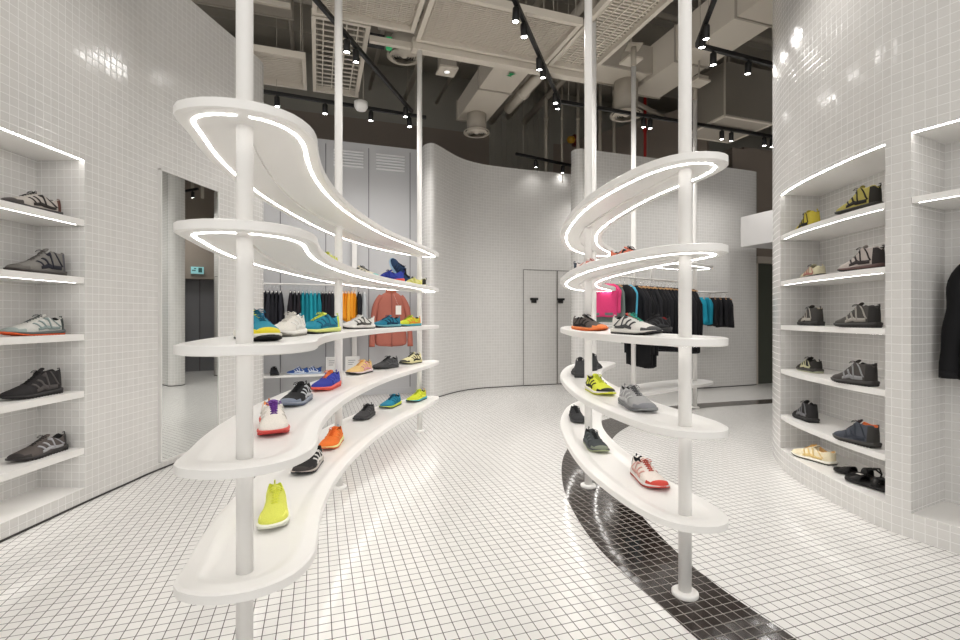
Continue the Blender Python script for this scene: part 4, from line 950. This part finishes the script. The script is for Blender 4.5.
# jackets facing the room
def jacket(name, label, loc, rz, col, h, w2, collar='#333333', zipc='#999999', tagc=None, s_len=.9, sp=1.0):
    t = thing(name, label, 'jacket', loc, rz); rows = []; n = 28
    for k in range(15):
        f = k / 14; z = h * (1 - f)
        wd = w2 * lerp([0, .04, .12, .3, .6, .92, 1], [.30, .55, .92, 1.0, 1.02, 1.12, 1.0], f); dp = lerp([0, .1, .5, 1], [.035, .075, .09, .085], f)
        row = []
        for j in range(n):
            a = 2 * pi * j / n; fold = 1 + .07 * sin(5 * a + f * 5) * min(1, f * 2) + .03 * sin(11 * a - f * 9)
            row.append((wd * cos(a) * (1 if abs(cos(a)) > .2 else 1), dp * sin(a) * fold, z))
        rows.append(row)
    mb = MB(); mb.grid(rows, closed_u=True, cap0=True, cap1=True); mb.build('torso', fabric(col), t, subsurf=1)
    for s in (-1, 1):
        P = [(s * w2 * .62, 0, h * .90), (s * w2 * .95, -.01, h * .79), (s * w2 * 1.18 * sp, -.02, h * .55), (s * w2 * 1.27 * sp, -.03, h * .30), (s * w2 * 1.30 * sp, -.035, h * (1 - s_len))]
        C = catmull(P, 5); rd = [.050 + .003 * sin(i * 1.1) - .012 * i / len(C) for i in range(len(C))]
        mb = MB(); mb.tube(C, rd, 14); sl = mb.build('sleeve', fabric(col), t)
        mb = MB(); e = C[-1]; mb.tube([e + Vector((0, 0, .02)), e - Vector((0, 0, .02))], .041, 14); mb.build('cuff', fabric(collar), sl)
    mb = MB(); mb.lathe([(.085, h - .035), (.075, h + .01), (.068, h + .045), (.062, h + .04), (.066, h - .02)], n=20, caps=False); cl = mb.build('collar', fabric(collar), t)
    cl.scale = (1, .62, 1)
    mb = MB(); C = [(0.0, -lerp([0, .1, .5, 1], [.035, .075, .09, .085], k / 10) - .006, h * (1 - k / 10)) for k in range(11)]; mb.tube(C, .005, 6); mb.build('zip', mat('zip_' + zipc, srgb(zipc), .4), t)
    if tagc:
        mb = MB(); mb.box(.05, -.13, h * .58, .13, -.124, h * .74); mb.tube([(.09, -.127, h * .74), (.03, -.06, h * .95)], .001, 4); mb.build('price_tag', mat('tag_card', srgb(tagc), .6), t)
    hanger_mesh(t, h + .02, w2 * .6, True)
    return t
p = rail_pt(391, 7.16, 0); jacket('hanging_jacket', 'salmon red zip jacket with white tag hanging at the far end of the left rail', (p[0], p[1], .76), TH, '#b06a5c', .82, .215, '#a8604f', '#8e5046', '#efe9e2', s_len=.97)
# peg for the red jacket
o = rail_pt(391, 7.55, 1.68); t = thing('wall_peg', 'small white arm holding the red jacket hanger', 'wall peg', o, TH)
mb = MB(); mb.tube([(0, 0, 0), (0, -.42, 0), (0, -.43, .02)], .010, 8); mb.tube([(0, 0, 0), (0, .005, 0)], .03, 12); mb.build('peg_arm', M_white, t)
# black jacket on a short rail at the right edge
jacket('hanging_jacket', 'black hooded jacket hanging in the recess at the right edge of the photo', (2.76, 2.40, .83), D(-62), '#141416', .75, .27, '#1b1b1d', '#303033', None, s_len=.93, sp=.86)
t = thing('wall_peg', 'short chrome arm carrying the black jacket in the right recess', 'wall peg', (2.74, 2.42, 1.69), D(-62)); mb = MB(); mb.tube([(-.12, 0, 0), (.5, 0, 0)], .012, 8); mb.tube([(0.3, 0, 0), (.3, .0, .12)], .008, 8); mb.build('peg_arm', M_chrome, t)
# clothes on the curved rail behind the right display
RL = resample([Vector((q[0], q[1])) for q in catmull([(x, y) for x, y in RAILP], 8)], 24, closed=False)
def on_rail(k, cat, name, label, col, length, group, **kw):
    p = RL[k]; d = (RL[min(k + 1, 23)] - RL[max(k - 1, 0)]); hung(name, label, cat, (p.x, p.y, 1.64), math.atan2(d.y, d.x), col, length, wood=True, group=group, **kw)
on_rail(0, 'shirt', 'hanging_shirt', 'pink shirt with grey hem at the near end of the curved clothes rail', '#d63f76', .34, 'bright shirts at the near end of the curved rail', depth=.2, thick=.055, acc='#707876', sleeve=False)
on_rail(1, 'shirt', 'hanging_shirt', 'second pink shirt on the curved clothes rail', '#e0457c', .30, 'bright shirts at the near end of the curved rail', depth=.2, thick=.04)
on_rail(2, 'shirt', 'hanging_shirt', 'grey green shirt between the pink and sky blue shirts', '#6f7f7a', .40, 'bright shirts at the near end of the curved rail', depth=.2, thick=.03)
on_rail(4, 'shirt', 'hanging_shirt', 'black shirt with sky blue hem on the curved clothes rail', '#1f1f23', .38, 'bright shirts at the near end of the curved rail', depth=.2, thick=.05, acc='#4fb4d4')
on_rail(5, 'shirt', 'hanging_shirt', 'sky blue shirt on the curved clothes rail beside the black jackets', '#57b6d6', .36, 'bright shirts at the near end of the curved rail', depth=.18, thick=.025)
LEN = {7: .62, 8: .64, 9: .9, 10: .92, 11: .66, 12: .68, 13: .7, 14: .66, 15: .68, 16: .74, 17: .76, 18: .72, 19: .7, 21: .74, 22: .78, 23: .80}
for i, (k, ln) in enumerate(LEN.items()):
    on_rail(k, 'jacket', 'hanging_jacket', 'long black garment on the curved clothes rail, %s after the sky blue shirt' % ordn[i] if ln > .85 else 'black jacket on the curved clothes rail, %s after the sky blue shirt' % ordn[i], ['#1b1b1f', '#222226', '#17171a'][i % 3], ln, 'black jackets on the curved clothes rail', depth=.17, thick=.03, sleeve=True)
# short rail against the partition with teal and black shorts
c = ab(5.8, 6.18); A1, B1 = ab(5.56, 6.12), ab(6.34, 6.12)
t = thing('clothes_rail', 'short white rail on the partition wall carrying teal and black shorts', 'clothes rail', (A1[0], A1[1], 1.60), TH)
mb = MB(); mb.tube([(-.15, 0, 0), (.77, 0, 0)], .012, 8); mb.build('rail_bar', M_white, t)
for a in (-.05, .70):
    mb = MB(); mb.tube([(a, 0, 0), (a, .36, 0)], .01, 8); mb.build('bracket', M_white, t)
cols = ['#1f8fa8', '#1f95b0', '#1b87a0', '#1c1c20', '#202024', '#1a1a1e', '#1e1e22']
for k in range(7):
    q = (A1[0] + (B1[0] - A1[0]) * (k + .6) / 7.2, A1[1] + (B1[1] - A1[1]) * (k + .6) / 7.2)
    hung('hanging_shorts', ('teal shorts, %s on the short partition rail' % ordn[k]) if k < 3 else ('black shorts, %s after the teal ones on the partition rail' % ordn[k - 3]), 'shorts', (q[0], q[1], 1.60), TH, cols[k], .40 + .012 * k, depth=.16, thick=.042, wood=True, group='shorts on the partition rail')
